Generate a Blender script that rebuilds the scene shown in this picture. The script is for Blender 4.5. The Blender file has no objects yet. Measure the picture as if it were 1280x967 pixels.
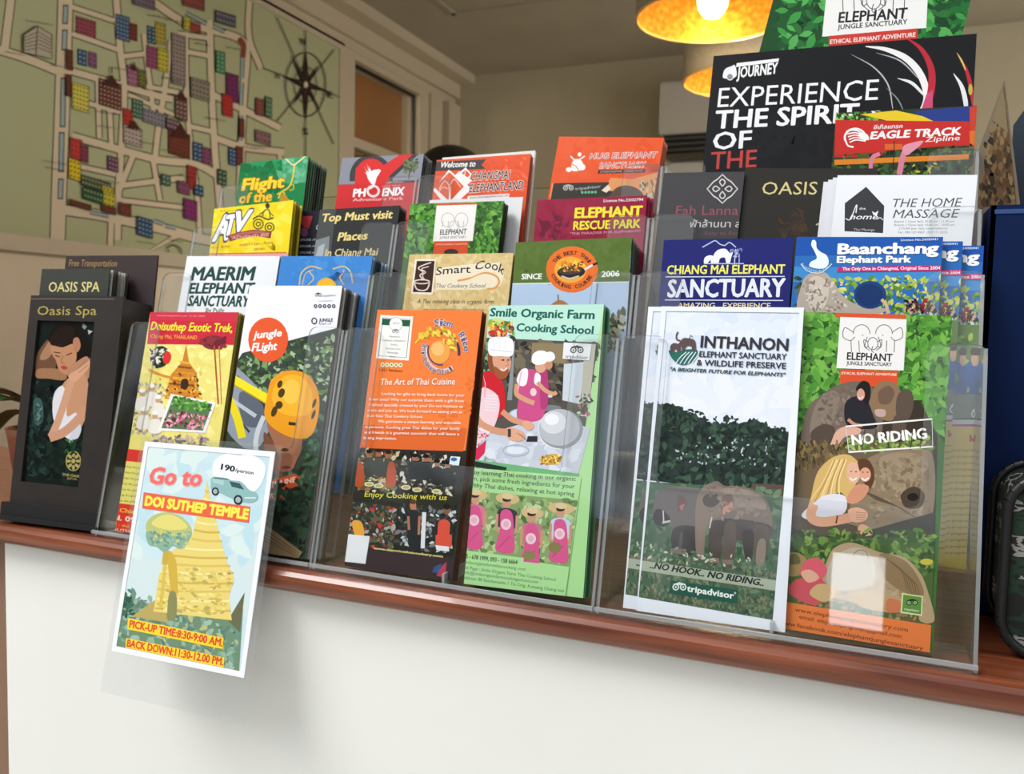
import bpy, math, random
from mathutils import Vector, Matrix
C = bpy.context.scene.collection
SC = bpy.context.scene
# ---------------------------------------------------------------- camera
F = 1069.5                                   # focal length in pixels of the 1280 wide frame
CAM = Vector((-0.07050568, -0.55869142, 0.19692766))
R0 = Vector((0.92321173, 0.38354295, 0.0239771))     # right
R1 = Vector((0.0493518, -0.05645408, -0.99718471))   # down
R2 = Vector((-0.38110956, 0.92179593, -0.0710476))   # forward
cd = bpy.data.cameras.new('camera'); cam = bpy.data.objects.new('camera', cd); C.objects.link(cam)
m = Matrix((( R0.x, -R1.x, -R2.x, CAM.x), (R0.y, -R1.y, -R2.y, CAM.y), (R0.z, -R1.z, -R2.z, CAM.z), (0, 0, 0, 1)))
cam.matrix_world = m
cd.sensor_width = 36; cd.lens = F/1280*36; cd.clip_start = .02
cd.dof.use_dof = True; cd.dof.focus_distance = .58; cd.dof.aperture_fstop = 14
SC.camera = cam
# ---------------------------------------------------------------- world, lights, exposure
w = bpy.data.worlds.new('world'); SC.world = w; w.use_nodes = True
nt = w.node_tree; nt.nodes.clear()
def N(nt, t, **k):
    n = nt.nodes.new(t)
    for a, b in k.items(): setattr(n, a, b)
    return n
wo = N(nt, 'ShaderNodeOutputWorld'); bg = N(nt, 'ShaderNodeBackground'); nt.links.new(bg.outputs[0], wo.inputs[0])
tc = N(nt, 'ShaderNodeTexCoord'); sep = N(nt, 'ShaderNodeSeparateXYZ'); nt.links.new(tc.outputs['Generated'], sep.inputs[0])
nz = N(nt, 'ShaderNodeTexNoise'); nz.inputs['Scale'].default_value = 9; nz.inputs['Detail'].default_value = 5; nt.links.new(tc.outputs['Generated'], nz.inputs['Vector'])
ma = N(nt, 'ShaderNodeMath', operation='MULTIPLY_ADD'); ma.inputs[1].default_value = .30; nt.links.new(nz.outputs[0], ma.inputs[0]); nt.links.new(sep.outputs[2], ma.inputs[2])
rp = N(nt, 'ShaderNodeValToRGB'); nt.links.new(ma.outputs[0], rp.inputs[0])
cr = rp.color_ramp; cr.elements[0].position = .10; cr.elements[0].color = (.30, .295, .28, 1)
cr.elements[1].position = .46; cr.elements[1].color = (.93, .97, 1, 1)
e = cr.elements.new(.18); e.color = (.075, .095, .06, 1); e = cr.elements.new(.36); e.color = (.13, .17, .11, 1); e = cr.elements.new(.405); e.color = (.8, .87, .95, 1)
nt.links.new(rp.outputs[0], bg.inputs[0]); bg.inputs[1].default_value = 1.0
def area(name, loc, target, sx, sy, power, col=(1, 1, 1)):
    l = bpy.data.lights.new(name, 'AREA'); l.shape = 'RECTANGLE'; l.size = sx; l.size_y = sy; l.energy = power; l.color = col
    o = bpy.data.objects.new(name, l); C.objects.link(o); o.location = loc
    o.rotation_euler = (Vector(target)-Vector(loc)).to_track_quat('-Z', 'Y').to_euler(); return o
area('shopfront_daylight', (-2.7, -2.1, 4.1), (-.3, .1, .1), 2.6, 1.6, 235, (1, .99, .98))
area('doorway_daylight', (-.06, -3.2, .62), (-.05, .0, .1), .20, .29, 1.0, (.88, .95, 1))
area('added_room_fill', (1.62, 1.9, .5), (-2, 1.7, .6), 1.8, 1.4, 42, (1, .96, .88))  # fill light added to brighten the dim room, no window opens here
SC.view_settings.view_transform = 'Standard'; SC.view_settings.look = 'None'; SC.view_settings.gamma = 1
SC.view_settings.use_curve_mapping = False; SC.view_settings.exposure = 0.06
SC.cycles.transparent_max_bounces = 40; SC.cycles.max_bounces = 8
# ---------------------------------------------------------------- helpers
def ray(px, py): return R0*(px-640)+R1*(py-483.5)+R2*F
def hit(px, py, p0, n):
    d = ray(px, py); p0 = Vector(p0); n = Vector(n); return CAM+d*((p0-CAM).dot(n)/d.dot(n))
def lin(c): return c/12.92 if c <= .04045 else ((c+.055)/1.055)**2.4
def hexc(h):
    h = h.lstrip('#'); return tuple(lin(int(h[i:i+2], 16)/255) for i in (0, 2, 4))+(1.,)
def mat(name, col='#808080', rough=.5, metal=0, spec=.5, noise=None, bump=0, nscale=30, emit=None, estr=0, coat=0):
    mt = bpy.data.materials.new(name); mt.use_nodes = True; nt = mt.node_tree; b = nt.nodes['Principled BSDF']
    c = hexc(col); b.inputs['Base Color'].default_value = c; b.inputs['Roughness'].default_value = rough; b.inputs['Metallic'].default_value = metal
    b.inputs['Specular IOR Level'].default_value = spec; b.inputs['Coat Weight'].default_value = coat
    if noise or bump:
        n = N(nt, 'ShaderNodeTexNoise'); n.inputs['Scale'].default_value = nscale; n.inputs['Detail'].default_value = 4
        t = N(nt, 'ShaderNodeTexCoord'); nt.links.new(t.outputs['Object'], n.inputs['Vector'])
        if noise:
            r = N(nt, 'ShaderNodeValToRGB'); r.color_ramp.elements[0].color = hexc(noise); r.color_ramp.elements[1].color = c
            r.color_ramp.elements[0].position = .3; r.color_ramp.elements[1].position = .65
            nt.links.new(n.outputs[0], r.inputs[0]); nt.links.new(r.outputs[0], b.inputs['Base Color'])
        if bump:
            bp = N(nt, 'ShaderNodeBump'); bp.inputs['Strength'].default_value = bump; bp.inputs['Distance'].default_value = .002
            nt.links.new(n.outputs[0], bp.inputs['Height']); nt.links.new(bp.outputs[0], b.inputs['Normal'])
    if emit: b.inputs['Emission Color'].default_value = hexc(emit); b.inputs['Emission Strength'].default_value = estr
    return mt
def ink_mat(name, rough, spec, lift=1.0):
    mt = mat(name, '#ffffff', rough, spec=spec); nt = mt.node_tree; b = nt.nodes['Principled BSDF']
    a = N(nt, 'ShaderNodeVertexColor', layer_name='ink'); nt.links.new(a.outputs[0], b.inputs['Base Color']); return mt
M = {}
M['ink'] = ink_mat('printed_gloss_paper', .22, .17)
M['wallink'] = ink_mat('painted_mural_print', .75, .2)
M['paper'] = mat('white_paper', '#e6e7ec', .6, noise='#d9dae0', nscale=60)
M['black_card'] = mat('black_brown_card', '#2c2421', .38, noise='#241d1b', nscale=40)
M['dark_card'] = mat('charcoal_card', '#3d3d3c', .5)
M['wall'] = mat('cream_wall_paint', '#b3aa93', .8, noise='#aca38d', nscale=3, bump=.05)
M['ceil'] = mat('off_white_ceiling', '#aaa18f', .85, noise='#a39a88', nscale=4)
M['tan'] = mat('tan_lower_wall_paint', '#e0d0ba', .8, noise='#dac9b2', nscale=3)
M['trim'] = mat('cream_gloss_trim', '#c4b6a0', .5)
M['counter'] = mat('white_painted_plaster', '#f3f2ee', .6, noise='#efeee9', nscale=7, bump=.12)
M['floor'] = mat('pale_floor_tile', '#bdb9b0', .5, noise='#b0aca3', nscale=5)
M['brownroom'] = mat('warm_brown_plywood', '#a8743c', .6, noise='#8f5f30', nscale=2)
M['navy'] = mat('navy_blue_card', '#06204f', .6, noise='#051b45', nscale=20, spec=.15)
M['acunit'] = mat('grey_white_plastic', '#b9b5ac', .5); M['blackp'] = mat('black_plastic', '#141416', .4)
M['leaf'] = mat('green_leaf', '#274a22', .4, noise='#1d3a1a', nscale=40); M['terracotta'] = mat('terracotta_pot', '#8a5138', .7)
M['skin'] = mat('skin', '#b98264', .55); M['hair'] = mat('black_hair', '#100d0c', .4, bump=.6, nscale=180); M['shirt'] = mat('dark_grey_cotton', '#3a3c42', .85, bump=.2, nscale=80)
M['gold'] = mat('hammered_gold_lining', '#e6b050', .33, metal=.75, noise='#b87a20', nscale=70, bump=.7)
M['goldrim'] = mat('pale_gold_rim', '#ffd890', .3, metal=.6)
M['fabric'] = mat('ivory_lamp_fabric', '#b5aa98', .85, noise='#a89d8b', nscale=120, bump=.2)
M['bulb'] = mat('glowing_bulb', '#ffe9b8', .5, emit='#ffd486', estr=22)
def wood():
    mt = mat('reddish_brown_varnished_wood', '#7c3f24', .28, coat=.25); nt = mt.node_tree; b = nt.nodes['Principled BSDF']
    t = N(nt, 'ShaderNodeTexCoord'); mp = N(nt, 'ShaderNodeMapping'); mp.inputs['Scale'].default_value = (3, 60, 60)
    nt.links.new(t.outputs['Object'], mp.inputs[0]); n = N(nt, 'ShaderNodeTexNoise'); n.inputs['Scale'].default_value = 2.2; n.inputs['Detail'].default_value = 8; n.inputs['Distortion'].default_value = .5
    nt.links.new(mp.outputs[0], n.inputs['Vector']); r = N(nt, 'ShaderNodeValToRGB'); cr = r.color_ramp
    cr.elements[0].position = .32; cr.elements[0].color = hexc('#552617'); cr.elements[1].position = .68; cr.elements[1].color = hexc('#8f4d31')
    nt.links.new(n.outputs[0], r.inputs[0]); nt.links.new(r.outputs[0], b.inputs['Base Color']); return mt
M['wood'] = wood()
def clear(name, tint, rough, white=0., ior=1.49):
    mt = bpy.data.materials.new(name); mt.use_nodes = True; nt = mt.node_tree; nt.nodes.clear()
    o = N(nt, 'ShaderNodeOutputMaterial'); tr = N(nt, 'ShaderNodeBsdfTransparent'); tr.inputs[0].default_value = (*tint, 1)
    gl = N(nt, 'ShaderNodeBsdfGlossy'); gl.inputs['Roughness'].default_value = rough; gl.inputs[0].default_value = (1, 1, 1, 1)
    lw = N(nt, 'ShaderNodeLayerWeight'); pw = N(nt, 'ShaderNodeMath', operation='POWER'); pw.inputs[1].default_value = 5; nt.links.new(lw.outputs['Facing'], pw.inputs[0])
    f0 = ((ior-1)/(ior+1))**2; fr = N(nt, 'ShaderNodeMath', operation='MULTIPLY_ADD'); fr.inputs[1].default_value = 1-f0; fr.inputs[2].default_value = f0; nt.links.new(pw.outputs[0], fr.inputs[0]); mx = N(nt, 'ShaderNodeMixShader')
    nt.links.new(fr.outputs[0], mx.inputs[0]); nt.links.new(tr.outputs[0], mx.inputs[1]); nt.links.new(gl.outputs[0], mx.inputs[2])
    if white:
        df = N(nt, 'ShaderNodeBsdfDiffuse'); df.inputs[0].default_value = (.72, .75, .76, 1); m2 = N(nt, 'ShaderNodeMixShader'); m2.inputs[0].default_value = white
        nt.links.new(mx.outputs[0], m2.inputs[1]); nt.links.new(df.outputs[0], m2.inputs[2]); mx = m2
    nt.links.new(mx.outputs[0], o.inputs[0]); return mt
M['acrylic'] = clear('clear_acrylic', (.982, .985, .985), .015)
M['edge'] = clear('polished_acrylic_edge', (.62, .64, .64), .08, .30, 1.9)
M['film'] = clear('clear_laminate_film', (.98, .985, .985), .06, .04)
M['glass'] = clear('window_glass', (.9, .9, .88), .02)

def mk(name, verts, faces, mats, parent=None, fm=None, cols=None, smooth=False):
    me = bpy.data.meshes.new(name); me.from_pydata([tuple(v) for v in verts], [], faces)
    for mm in (mats if isinstance(mats, (list, tuple)) else [mats]): me.materials.append(mm)
    if fm: me.polygons.foreach_set('material_index', fm)
    if smooth: me.polygons.foreach_set('use_smooth', [True]*len(faces))
    if cols:
        a = me.attributes.new('ink', 'FLOAT_COLOR', 'CORNER'); buf = []
        for f, c in zip(faces, cols): buf += list(c)*len(f)
        a.data.foreach_set('color', buf)
    me.update(); o = bpy.data.objects.new(name, me); C.objects.link(o)
    if parent: o.parent = parent
    return o
def tag(o, label=None, cat=None, group=None, kind=None):
    if label: o['label'] = label
    if cat: o['category'] = cat
    if group: o['group'] = group
    if kind: o['kind'] = kind
    return o
def empty(name, loc=(0, 0, 0)):
    o = bpy.data.objects.new(name, None); C.objects.link(o); o.location = loc; o.empty_display_size = .02; return o
class G:
    def __init__(s): s.v = []; s.f = []; s.m = []
    def add(s, vs, fs, mi=0):
        b = len(s.v); s.v += [Vector(v) for v in vs]; s.f += [tuple(b+i for i in f) for f in fs]; s.m += ([mi]*len(fs) if isinstance(mi, int) else mi); return s
    def box(s, a, b, mi=0, T=None):
        x0, y0, z0 = a; x1, y1, z1 = b
        vs = [Vector(p) for p in ((x0, y0, z0), (x1, y0, z0), (x1, y1, z0), (x0, y1, z0), (x0, y0, z1), (x1, y0, z1), (x1, y1, z1), (x0, y1, z1))]
        if T: vs = [T @ p for p in vs]
        return s.add(vs, [(0, 3, 2, 1), (4, 5, 6, 7), (0, 1, 5, 4), (1, 2, 6, 5), (2, 3, 7, 6), (3, 0, 4, 7)], mi)
    def prism(s, pts, o, u, v, n, t, mi=0, ms=None):
        o, u, v, n = map(Vector, (o, u, v, n)); k = len(pts)
        a = [o+u*p[0]+v*p[1] for p in pts]; b = [p+n*t for p in a]
        fs = [tuple(range(k)), tuple(range(2*k-1, k-1, -1))]+[(i, i+k, (i+1) % k+k, (i+1) % k) for i in range(k)]
        return s.add(a+b, fs, [mi, mi]+[mi if ms is None else ms]*k)
    def tube(s, p, q, r0, r1=None, n=10, mi=0, cap=True):
        p = Vector(p); q = Vector(q); r1 = r0 if r1 is None else r1; d = (q-p).normalized(); x = d.orthogonal().normalized(); y = d.cross(x)
        c = [(math.cos(2*math.pi*i/n), math.sin(2*math.pi*i/n)) for i in range(n)]
        vs = [p+(x*a+y*b)*r0 for a, b in c]+[q+(x*a+y*b)*r1 for a, b in c]
        fs = [(i, (i+1) % n, n+(i+1) % n, n+i) for i in range(n)]
        if cap: fs += [tuple(range(n-1, -1, -1)), tuple(range(n, 2*n))]
        return s.add(vs, fs, mi)
    def lathe(s, prof, c, n=40, mi=0, cap=False):
        cx, cy, cz = c; vs = []; k = len(prof)
        for i in range(n):
            a = 2*math.pi*i/n
            vs += [(cx+r*math.cos(a), cy+r*math.sin(a), cz+z) for r, z in prof]
        fs = [(i*k+j, ((i+1) % n)*k+j, ((i+1) % n)*k+j+1, i*k+j+1) for i in range(n) for j in range(k-1)]
        return s.add(vs, fs, mi)
    def build(s, name, mats, parent=None, smooth=False): return mk(name, s.v, s.f, mats, parent, s.m, smooth=smooth)

# ---------------------------------------------------------------- vector print
_g = {}
def glyphs(s, bold=0.):
    k = (s, bold)
    if k not in _g:
        cu = bpy.data.curves.new('t', 'FONT'); cu.body = s; cu.offset = bold; cu.resolution_u = 2; cu.size = 1
        ob = bpy.data.objects.new('t', cu); me = bpy.data.meshes.new_from_object(ob)
        _g[k] = ([(v.co.x, v.co.y) for v in me.vertices], [tuple(p.vertices) for p in me.polygons])
        bpy.data.objects.remove(ob); bpy.data.curves.remove(cu); bpy.data.meshes.remove(me)
    return _g[k]
CAPH = max(y for x, y in glyphs('H')[0])
def smoothpts(p, n=5):
    out = []; k = len(p)
    for i in range(k):
        a, b, c, d = p[i-1], p[i], p[(i+1) % k], p[(i+2) % k]
        for j in range(n):
            t = j/n; out.append(tuple(.5*((2*b[q])+(-a[q]+c[q])*t+(2*a[q]-5*b[q]+4*c[q]-d[q])*t*t+(-a[q]+3*b[q]-3*c[q]+d[q])*t**3) for q in (0, 1)))
    return out
def openspline(p, n=6):
    if len(p) < 3: return list(p)
    q = [(2*p[0][0]-p[1][0], 2*p[0][1]-p[1][1])]+list(p)+[(2*p[-1][0]-p[-2][0], 2*p[-1][1]-p[-2][1])]; out = []
    for i in range(1, len(q)-2):
        a, b, c, d = q[i-1], q[i], q[i+1], q[i+2]
        for j in range(n): t = j/n; out.append(tuple(.5*((2*b[k])+(-a[k]+c[k])*t+(2*a[k]-5*b[k]+4*c[k]-d[k])*t*t+(-a[k]+3*b[k]-3*c[k]+d[k])*t**3) for k in (0, 1)))
    return out+[tuple(p[-1])]
def inside(x, y, P):
    r = False; j = len(P)-1
    for i in range(len(P)):
        if (P[i][1] > y) != (P[j][1] > y) and x < (P[j][0]-P[i][0])*(y-P[i][1])/(P[j][1]-P[i][1])+P[i][0]: r = not r
        j = i
    return r
class Art:
    """flat artwork of one sheet: points of the picture are carried onto the sheet's own plane (local u, v)"""
    def __init__(s, p0, u, v, n, wd, ht, dz=3.2e-6, z0=6e-5, seed=1):
        s.p0 = Vector(p0); s.u = Vector(u); s.v_ = Vector(v); s.n = Vector(n); s.w = wd; s.h = ht; s.z = z0; s.dz = dz; s.V = []; s.Fc = []; s.Cc = []; s.rnd = random.Random(seed)
    def m(s, x, y):
        q = hit(x, y, s.p0, s.n)-s.p0; return (q.dot(s.u), q.dot(s.v_))
    def raw(s, pts, faces, col, step=1.):
        b = len(s.V); s.z += s.dz*step
        s.V += [(min(max(x, 0), s.w), min(max(y, 0), s.h), s.z) for x, y in pts]; c = hexc(col)
        for f in faces: s.Fc.append(tuple(b+i for i in f)); s.Cc.append(c)
    def poly(s, pts, col, step=1.): s.raw([s.m(*p) for p in pts], [tuple(range(len(pts)-1, -1, -1))], col, step)
    def blob(s, pts, col): s.poly(smoothpts(pts), col)
    def band(s, y0, y1, col): s.raw([(0, y0*s.h), (s.w, y0*s.h), (s.w, y1*s.h), (0, y1*s.h)], [(0, 1, 2, 3)], col)
    def full(s, col): s.band(0, 1, col)
    def uv(s, x0, y0, x1, y1, col): s.raw([(x0*s.w, y0*s.h), (x1*s.w, y0*s.h), (x1*s.w, y1*s.h), (x0*s.w, y1*s.h)], [(0, 1, 2, 3)], col)
    def rect(s, x0, y0, x1, y1, col, sl=0.):
        d = sl*(x1-x0); s.poly([(x0, y0), (x1, y0+d), (x1, y1+d), (x0, y1)], col)
    def ell(s, cx, cy, rx, ry, col, rot=0, n=22, step=1.):
        c, q = math.cos(rot), math.sin(rot)
        s.poly([(cx+rx*math.cos(a)*c-ry*math.sin(a)*q, cy+rx*math.cos(a)*q+ry*math.sin(a)*c) for a in (2*math.pi*i/n for i in range(n))], col, step)
    def line(s, pts, w, col, closed=False):
        if closed: pts = list(pts)+[pts[0]]
        P = []; k = len(pts)
        for i, p in enumerate(pts):
            a = pts[max(i-1, 0)]; b = pts[min(i+1, k-1)]
            if closed and i in (0, k-1): a = pts[k-2]; b = pts[1]
            dx, dy = b[0]-a[0], b[1]-a[1]; L = math.hypot(dx, dy) or 1
            P.append((p[0]-dy/L*w/2, p[1]+dx/L*w/2)); P.append((p[0]+dy/L*w/2, p[1]-dx/L*w/2))
        s.raw([s.m(*p) for p in P], [(2*i, 2*i+2, 2*i+3, 2*i+1) for i in range(k-1)], col)
    def curve(s, pts, w, col, closed=False):
        q = smoothpts(pts, 6) if closed else openspline(pts)
        s.line(q, w, col, closed)
    def ring(s, cx, cy, rx, ry, w, col, a0=0, a1=360, n=24):
        s.line([(cx+rx*math.cos(math.radians(a0+(a1-a0)*i/n)), cy+ry*math.sin(math.radians(a0+(a1-a0)*i/n))) for i in range(n+1)], w, col)
    def text(s, t, x0, y0, x1, y1, h, col, bold=.0, it=0., out=None, ow=.05, arc=0.):
        V, Fs = glyphs(t, 0.)
        if not V: return
        xs = [x+it*y for x, y in V]; a, b = min(xs), max(xs)
        p = s.m(x0, y0); q = s.m(x1, y1); hl = s.m(x0, y0-h)[1]-p[1]; al = (s.m(x0, y0-arc)[1]-p[1]) if arc else 0
        dx, dy = q[0]-p[0], q[1]-p[1]; L = math.hypot(dx, dy) or 1e-6; ex, ey = dx/L, dy/L; sx = L/(b-a); sy = hl/CAPH
        def place(V):
            r = []
            for x, y in V:
                X = (x+it*y-a)*sx; Y = y*sy; tt = X/L; Y += al*4*tt*(1-tt)
                r.append((p[0]+ex*X-ey*Y, p[1]+ey*X+ex*Y))
            return r
        def off(R, k, c, sq=1.):
            for i in range(k): th = 2*math.pi*i/k; s.raw(place([(x+R*math.cos(th), y+R*sq*math.sin(th)) for x, y in V]), Fs, c, .15)
        if out: off(ow*.62+bold*.5, 10, out)
        if bold > 0: off(min(bold*.95, .046), 8, col, .7)
        s.raw(place(V), Fs, col)
    def ctext(s, t, cx, cy, rx, ry, a0, a1, h, col, bold=0., wf=.8, flip=False, out=None):
        k = len(t)
        for i, ch in enumerate(t):
            if ch == ' ': continue
            a = math.radians(a0+(a1-a0)*(i+.5)/k); x = cx+rx*math.cos(a); y = cy+ry*math.sin(a)
            tx, ty = -math.sin(a), math.cos(a)
            if flip: tx, ty = -tx, -ty
            w2 = h*wf/2*(.5 if ch in 'iIl.,' else 1); V, Fs = glyphs(ch, bold)
            if bold: V, Fs = glyphs(ch, 0.)
            a_, b_ = min(v[0] for v in V), max(v[0] for v in V)
            def pl(V): return [s.m(x+tx*((vx-a_)/(b_-a_)*2-1)*w2+ty*vy/CAPH*h, y+ty*((vx-a_)/(b_-a_)*2-1)*w2-tx*vy/CAPH*h) for vx, vy in V]
            for R, c in ((.05+bold*.5, out), (bold*.5, col)):
                if c and R > .005:
                    for th in range(0, 360, 60): s.raw(pl([(vx+R*math.cos(math.radians(th)), vy+R*.6*math.sin(math.radians(th))) for vx, vy in V]), Fs, c, .15)
            s.raw(pl(V), Fs, col)
    def lines(s, rows, col, bold=0., it=0.):
        for t, x0, y0, x1, y1, h in rows: s.text(t, x0, y0, x1, y1, h, col, bold, it)
    def speck(s, P, cols, n, a, b, asp=.5, leaf=False, ang=None):
        """small painted patches of a photograph: foliage, crowd, grass"""
        xs = [p[0] for p in P]; ys = [p[1] for p in P]; r = s.rnd; k = 0; tries = 0; zb = s.z; zs = max(s.dz*.18, 5e-7)
        while k < n and tries < n*6:
            tries += 1; x = r.uniform(min(xs), max(xs)); y = r.uniform(min(ys), max(ys))
            if not inside(x, y, P): continue
            k += 1; sz = r.uniform(a, b); th = r.uniform(0, math.pi) if ang is None else ang+r.uniform(-.35, .35); c, q = math.cos(th), math.sin(th)
            if leaf: pts = [(-1, 0), (-.45, .42), (.1, .46), (1, 0), (.1, -.46), (-.45, -.42)]
            else: pts = [(-1, r.uniform(-.3, .3)), (-.3, r.uniform(.3, .6)), (.6, r.uniform(.2, .5)), (1, r.uniform(-.3, .2)), (.4, r.uniform(-.6, -.3)), (-.5, r.uniform(-.6, -.3))]
            s.poly([(x+sz*(c*u-q*v*2*asp), y+sz*(q*u+c*v*2*asp)) for u, v in pts], r.choice(cols), 0)
            s.z = zb+zs*(1+k % 60)
        s.z = zb+zs*62
    def frame(s, P, col):
        q = [s.m(*p) for p in P]; o = [(0, s.h), (s.w, s.h), (s.w, 0), (0, 0)]
        s.raw(o+q, [(i, (i+1) % 4, (i+1) % 4+4, i+4) for i in range(4)], col)
    def owl(s, x, y, r_, col, eye='#ffffff'):
        for d in (-1, 1):
            s.ell(x+d*r_*1.1, y, r_, r_, col); s.ell(x+d*r_*1.1, y, r_*.62, r_*.62, eye); s.ell(x+d*r_*1.1, y, r_*.3, r_*.3, col)
        s.poly([(x-r_*2, y-r_*.9), (x, y-r_*1.5), (x+r_*2, y-r_*.9), (x, y-r_*.6)], col)
    def build(s, name, parent, mt=None): return mk(name, s.V, s.Fc, mt or M['ink'], parent, cols=s.Cc)

# ---------------------------------------------------------------- the room
S = lambda o: tag(o, kind='structure')
WX = -2.167; WY = 3.589; ZC = 1.5; ZF = -1.05
S(G().box((-4.2, -4, ZF-.05), (1.9, WY+.1, ZF)).build('floor', M['floor']))
S(G().box((-4.2, -.15, ZC), (1.9, WY+.1, ZC+.08)).build('ceiling', M['ceil']))
S(G().box((-3.2, WY, ZF), (1.8, WY+.1, ZC)).build('wall_back', M['wall']))
S(G().box((1.7, -.15, ZF), (1.8, WY, ZC)).build('wall_right', M['wall']))
wy0, wy1, wz0, wz1 = 2.60, 3.235, .35, 1.325
wl = G(); wl.box((WX-.1, -.6, .355), (WX, wy0, ZC)); wl.box((WX-.1, wy1, ZF), (WX, WY, ZC)); wl.box((WX-.1, wy0, wz1), (WX, wy1, ZC)); wl.box((WX-.1, wy0, ZF), (WX, wy1, wz0))
S(wl.build('wall_left', M['wall']))
wl2 = G(); wl2.box((WX-.1, -.6, ZF), (WX, wy0, .355))
lw = wl2.build('wall_left', M['tan']); S(lw)
# window into the neighbouring warm brown room
wn = empty('window_1', (WX, (wy0+wy1)/2, wz0)); S(wn); wn.matrix_world
def under(o, p): o.parent = p; o.matrix_parent_inverse = p.matrix_world.inverted(); return o
bpy.context.view_layer.update()
f = G()
for a, b in (((WX-.06, wy0-.05, wz0-.04), (WX+.018, wy0+.03, 1.3445)), ((WX-.06, wy1-.02, wz0-.04), (WX+.018, wy1+.06, 1.3445)), ((WX-.06, wy0+.03, wz1-.01), (WX+.018, wy1-.02, 1.3445)), ((WX-.06, wy0+.03, wz0-.04), (WX+.018, wy1-.02, wz0+.02))): f.box(a, b)
under(f.build('window_frame', M['trim']), wn)
under(G().box((WX-.055, wy0, .955), (WX+.005, wy1, .995)).build('glazing_bar', M['trim']), wn)
gk = G(); gk.box((WX-.03, wy0+.03, wz1-.022), (WX-.015, wy1-.02, wz1-.01)); gk.box((WX-.03, wy1-.034, wz0), (WX-.015, wy1-.02, wz1-.01)); under(gk.build('rubber_seal', M['blackp']), wn)
under(G().box((WX-.026, wy0+.03, .995), (WX-.020, wy1-.02, wz1-.01)).build('pane', M['glass']), wn)
under(G().box((WX-.026, wy0+.03, wz0+.02), (WX-.020, wy1-.02, .955)).build('pane', M['glass']), wn)
S(G().box((-3.2, 1.4, ZF), (-3.1, WY, ZC)).box((-3.1, 3.4, 1.08), (WX-.1, 3.5, 1.5)).build('trim_1', M['brownroom']))
l = bpy.data.lights.new('neighbour_room_fill', 'POINT'); l.energy = 9; l.color = (1, .85, .65); l.shadow_soft_size = .1; o = bpy.data.objects.new('neighbour_room_fill', l); C.objects.link(o); o.location = (-2.6, 2.4, 1.25)  # unseen point light added so the brown room shows through the panes
# cornice, corner pilaster, dado, ceiling hatch trims
g = G(); g.box((WX, -.15, 1.385), (WX+.045, WY, 1.5)); g.box((WX, -.15, 1.345), (WX+.02, WY, 1.385)); g.box((WX, -.15, 1.455), (WX+.13, WY, 1.5)); S(g.build('trim_2', M['trim']))
S(G().box((WX, 3.30, ZF), (WX+.03, 3.42, 1.345)).box((WX, 3.46, ZF), (WX+.05, WY, 1.345)).build('trim_3', M['trim']))
S(G().box((WX, WY-.015, .795), (1.7, WY, .81)).build('trim_4', M['wall']))
g = G()
for a, b in (((-1.75, .9), (-1.73, 2.75)), ((-1.75, 2.73), (-.6, 2.75)), ((-.62, .9), (-.6, 2.75)), ((-1.75, .9), (-.6, .92))): g.box((*a, 1.492), (*b, 1.5))
S(g.build('trim_5', M['ceil']))
# map mural
mp = tag(empty('wall_map', (WX, .2, .37)), 'large green hand drawn street map mural with compass rose on the left wall', 'map')
y0m, y1m, z0m, z1m = -.1, 2.515, .405, 1.325
bpy.context.view_layer.update()
under(G().box((WX, y0m, z0m), (WX+.012, y1m, z1m)).build('map_board', mat('map_green', '#b4b692', .8)), mp)
g = G(); g.box((WX, y0m-.03, z0m-.042), (WX+.02, y1m+.035, z0m)); g.box((WX, y0m-.03, z1m), (WX+.02, y1m+.035, z1m+.03)); g.box((WX, y1m, z0m), (WX+.02, y1m+.035, z1m)); g.box((WX, y0m-.03, z0m), (WX+.02, y0m, z1m)); under(g.build('map_frame', M['trim']), mp)
A = Art((WX+.0125, y0m, z0m), (0, 1, 0), (0, 0, 1), (1, 0, 0), y1m-y0m, z1m-z0m, dz=9e-6, seed=4)
A.full('#b4b692')
CR = '#d8c7ae'; BK = '#2a2622'
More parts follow.
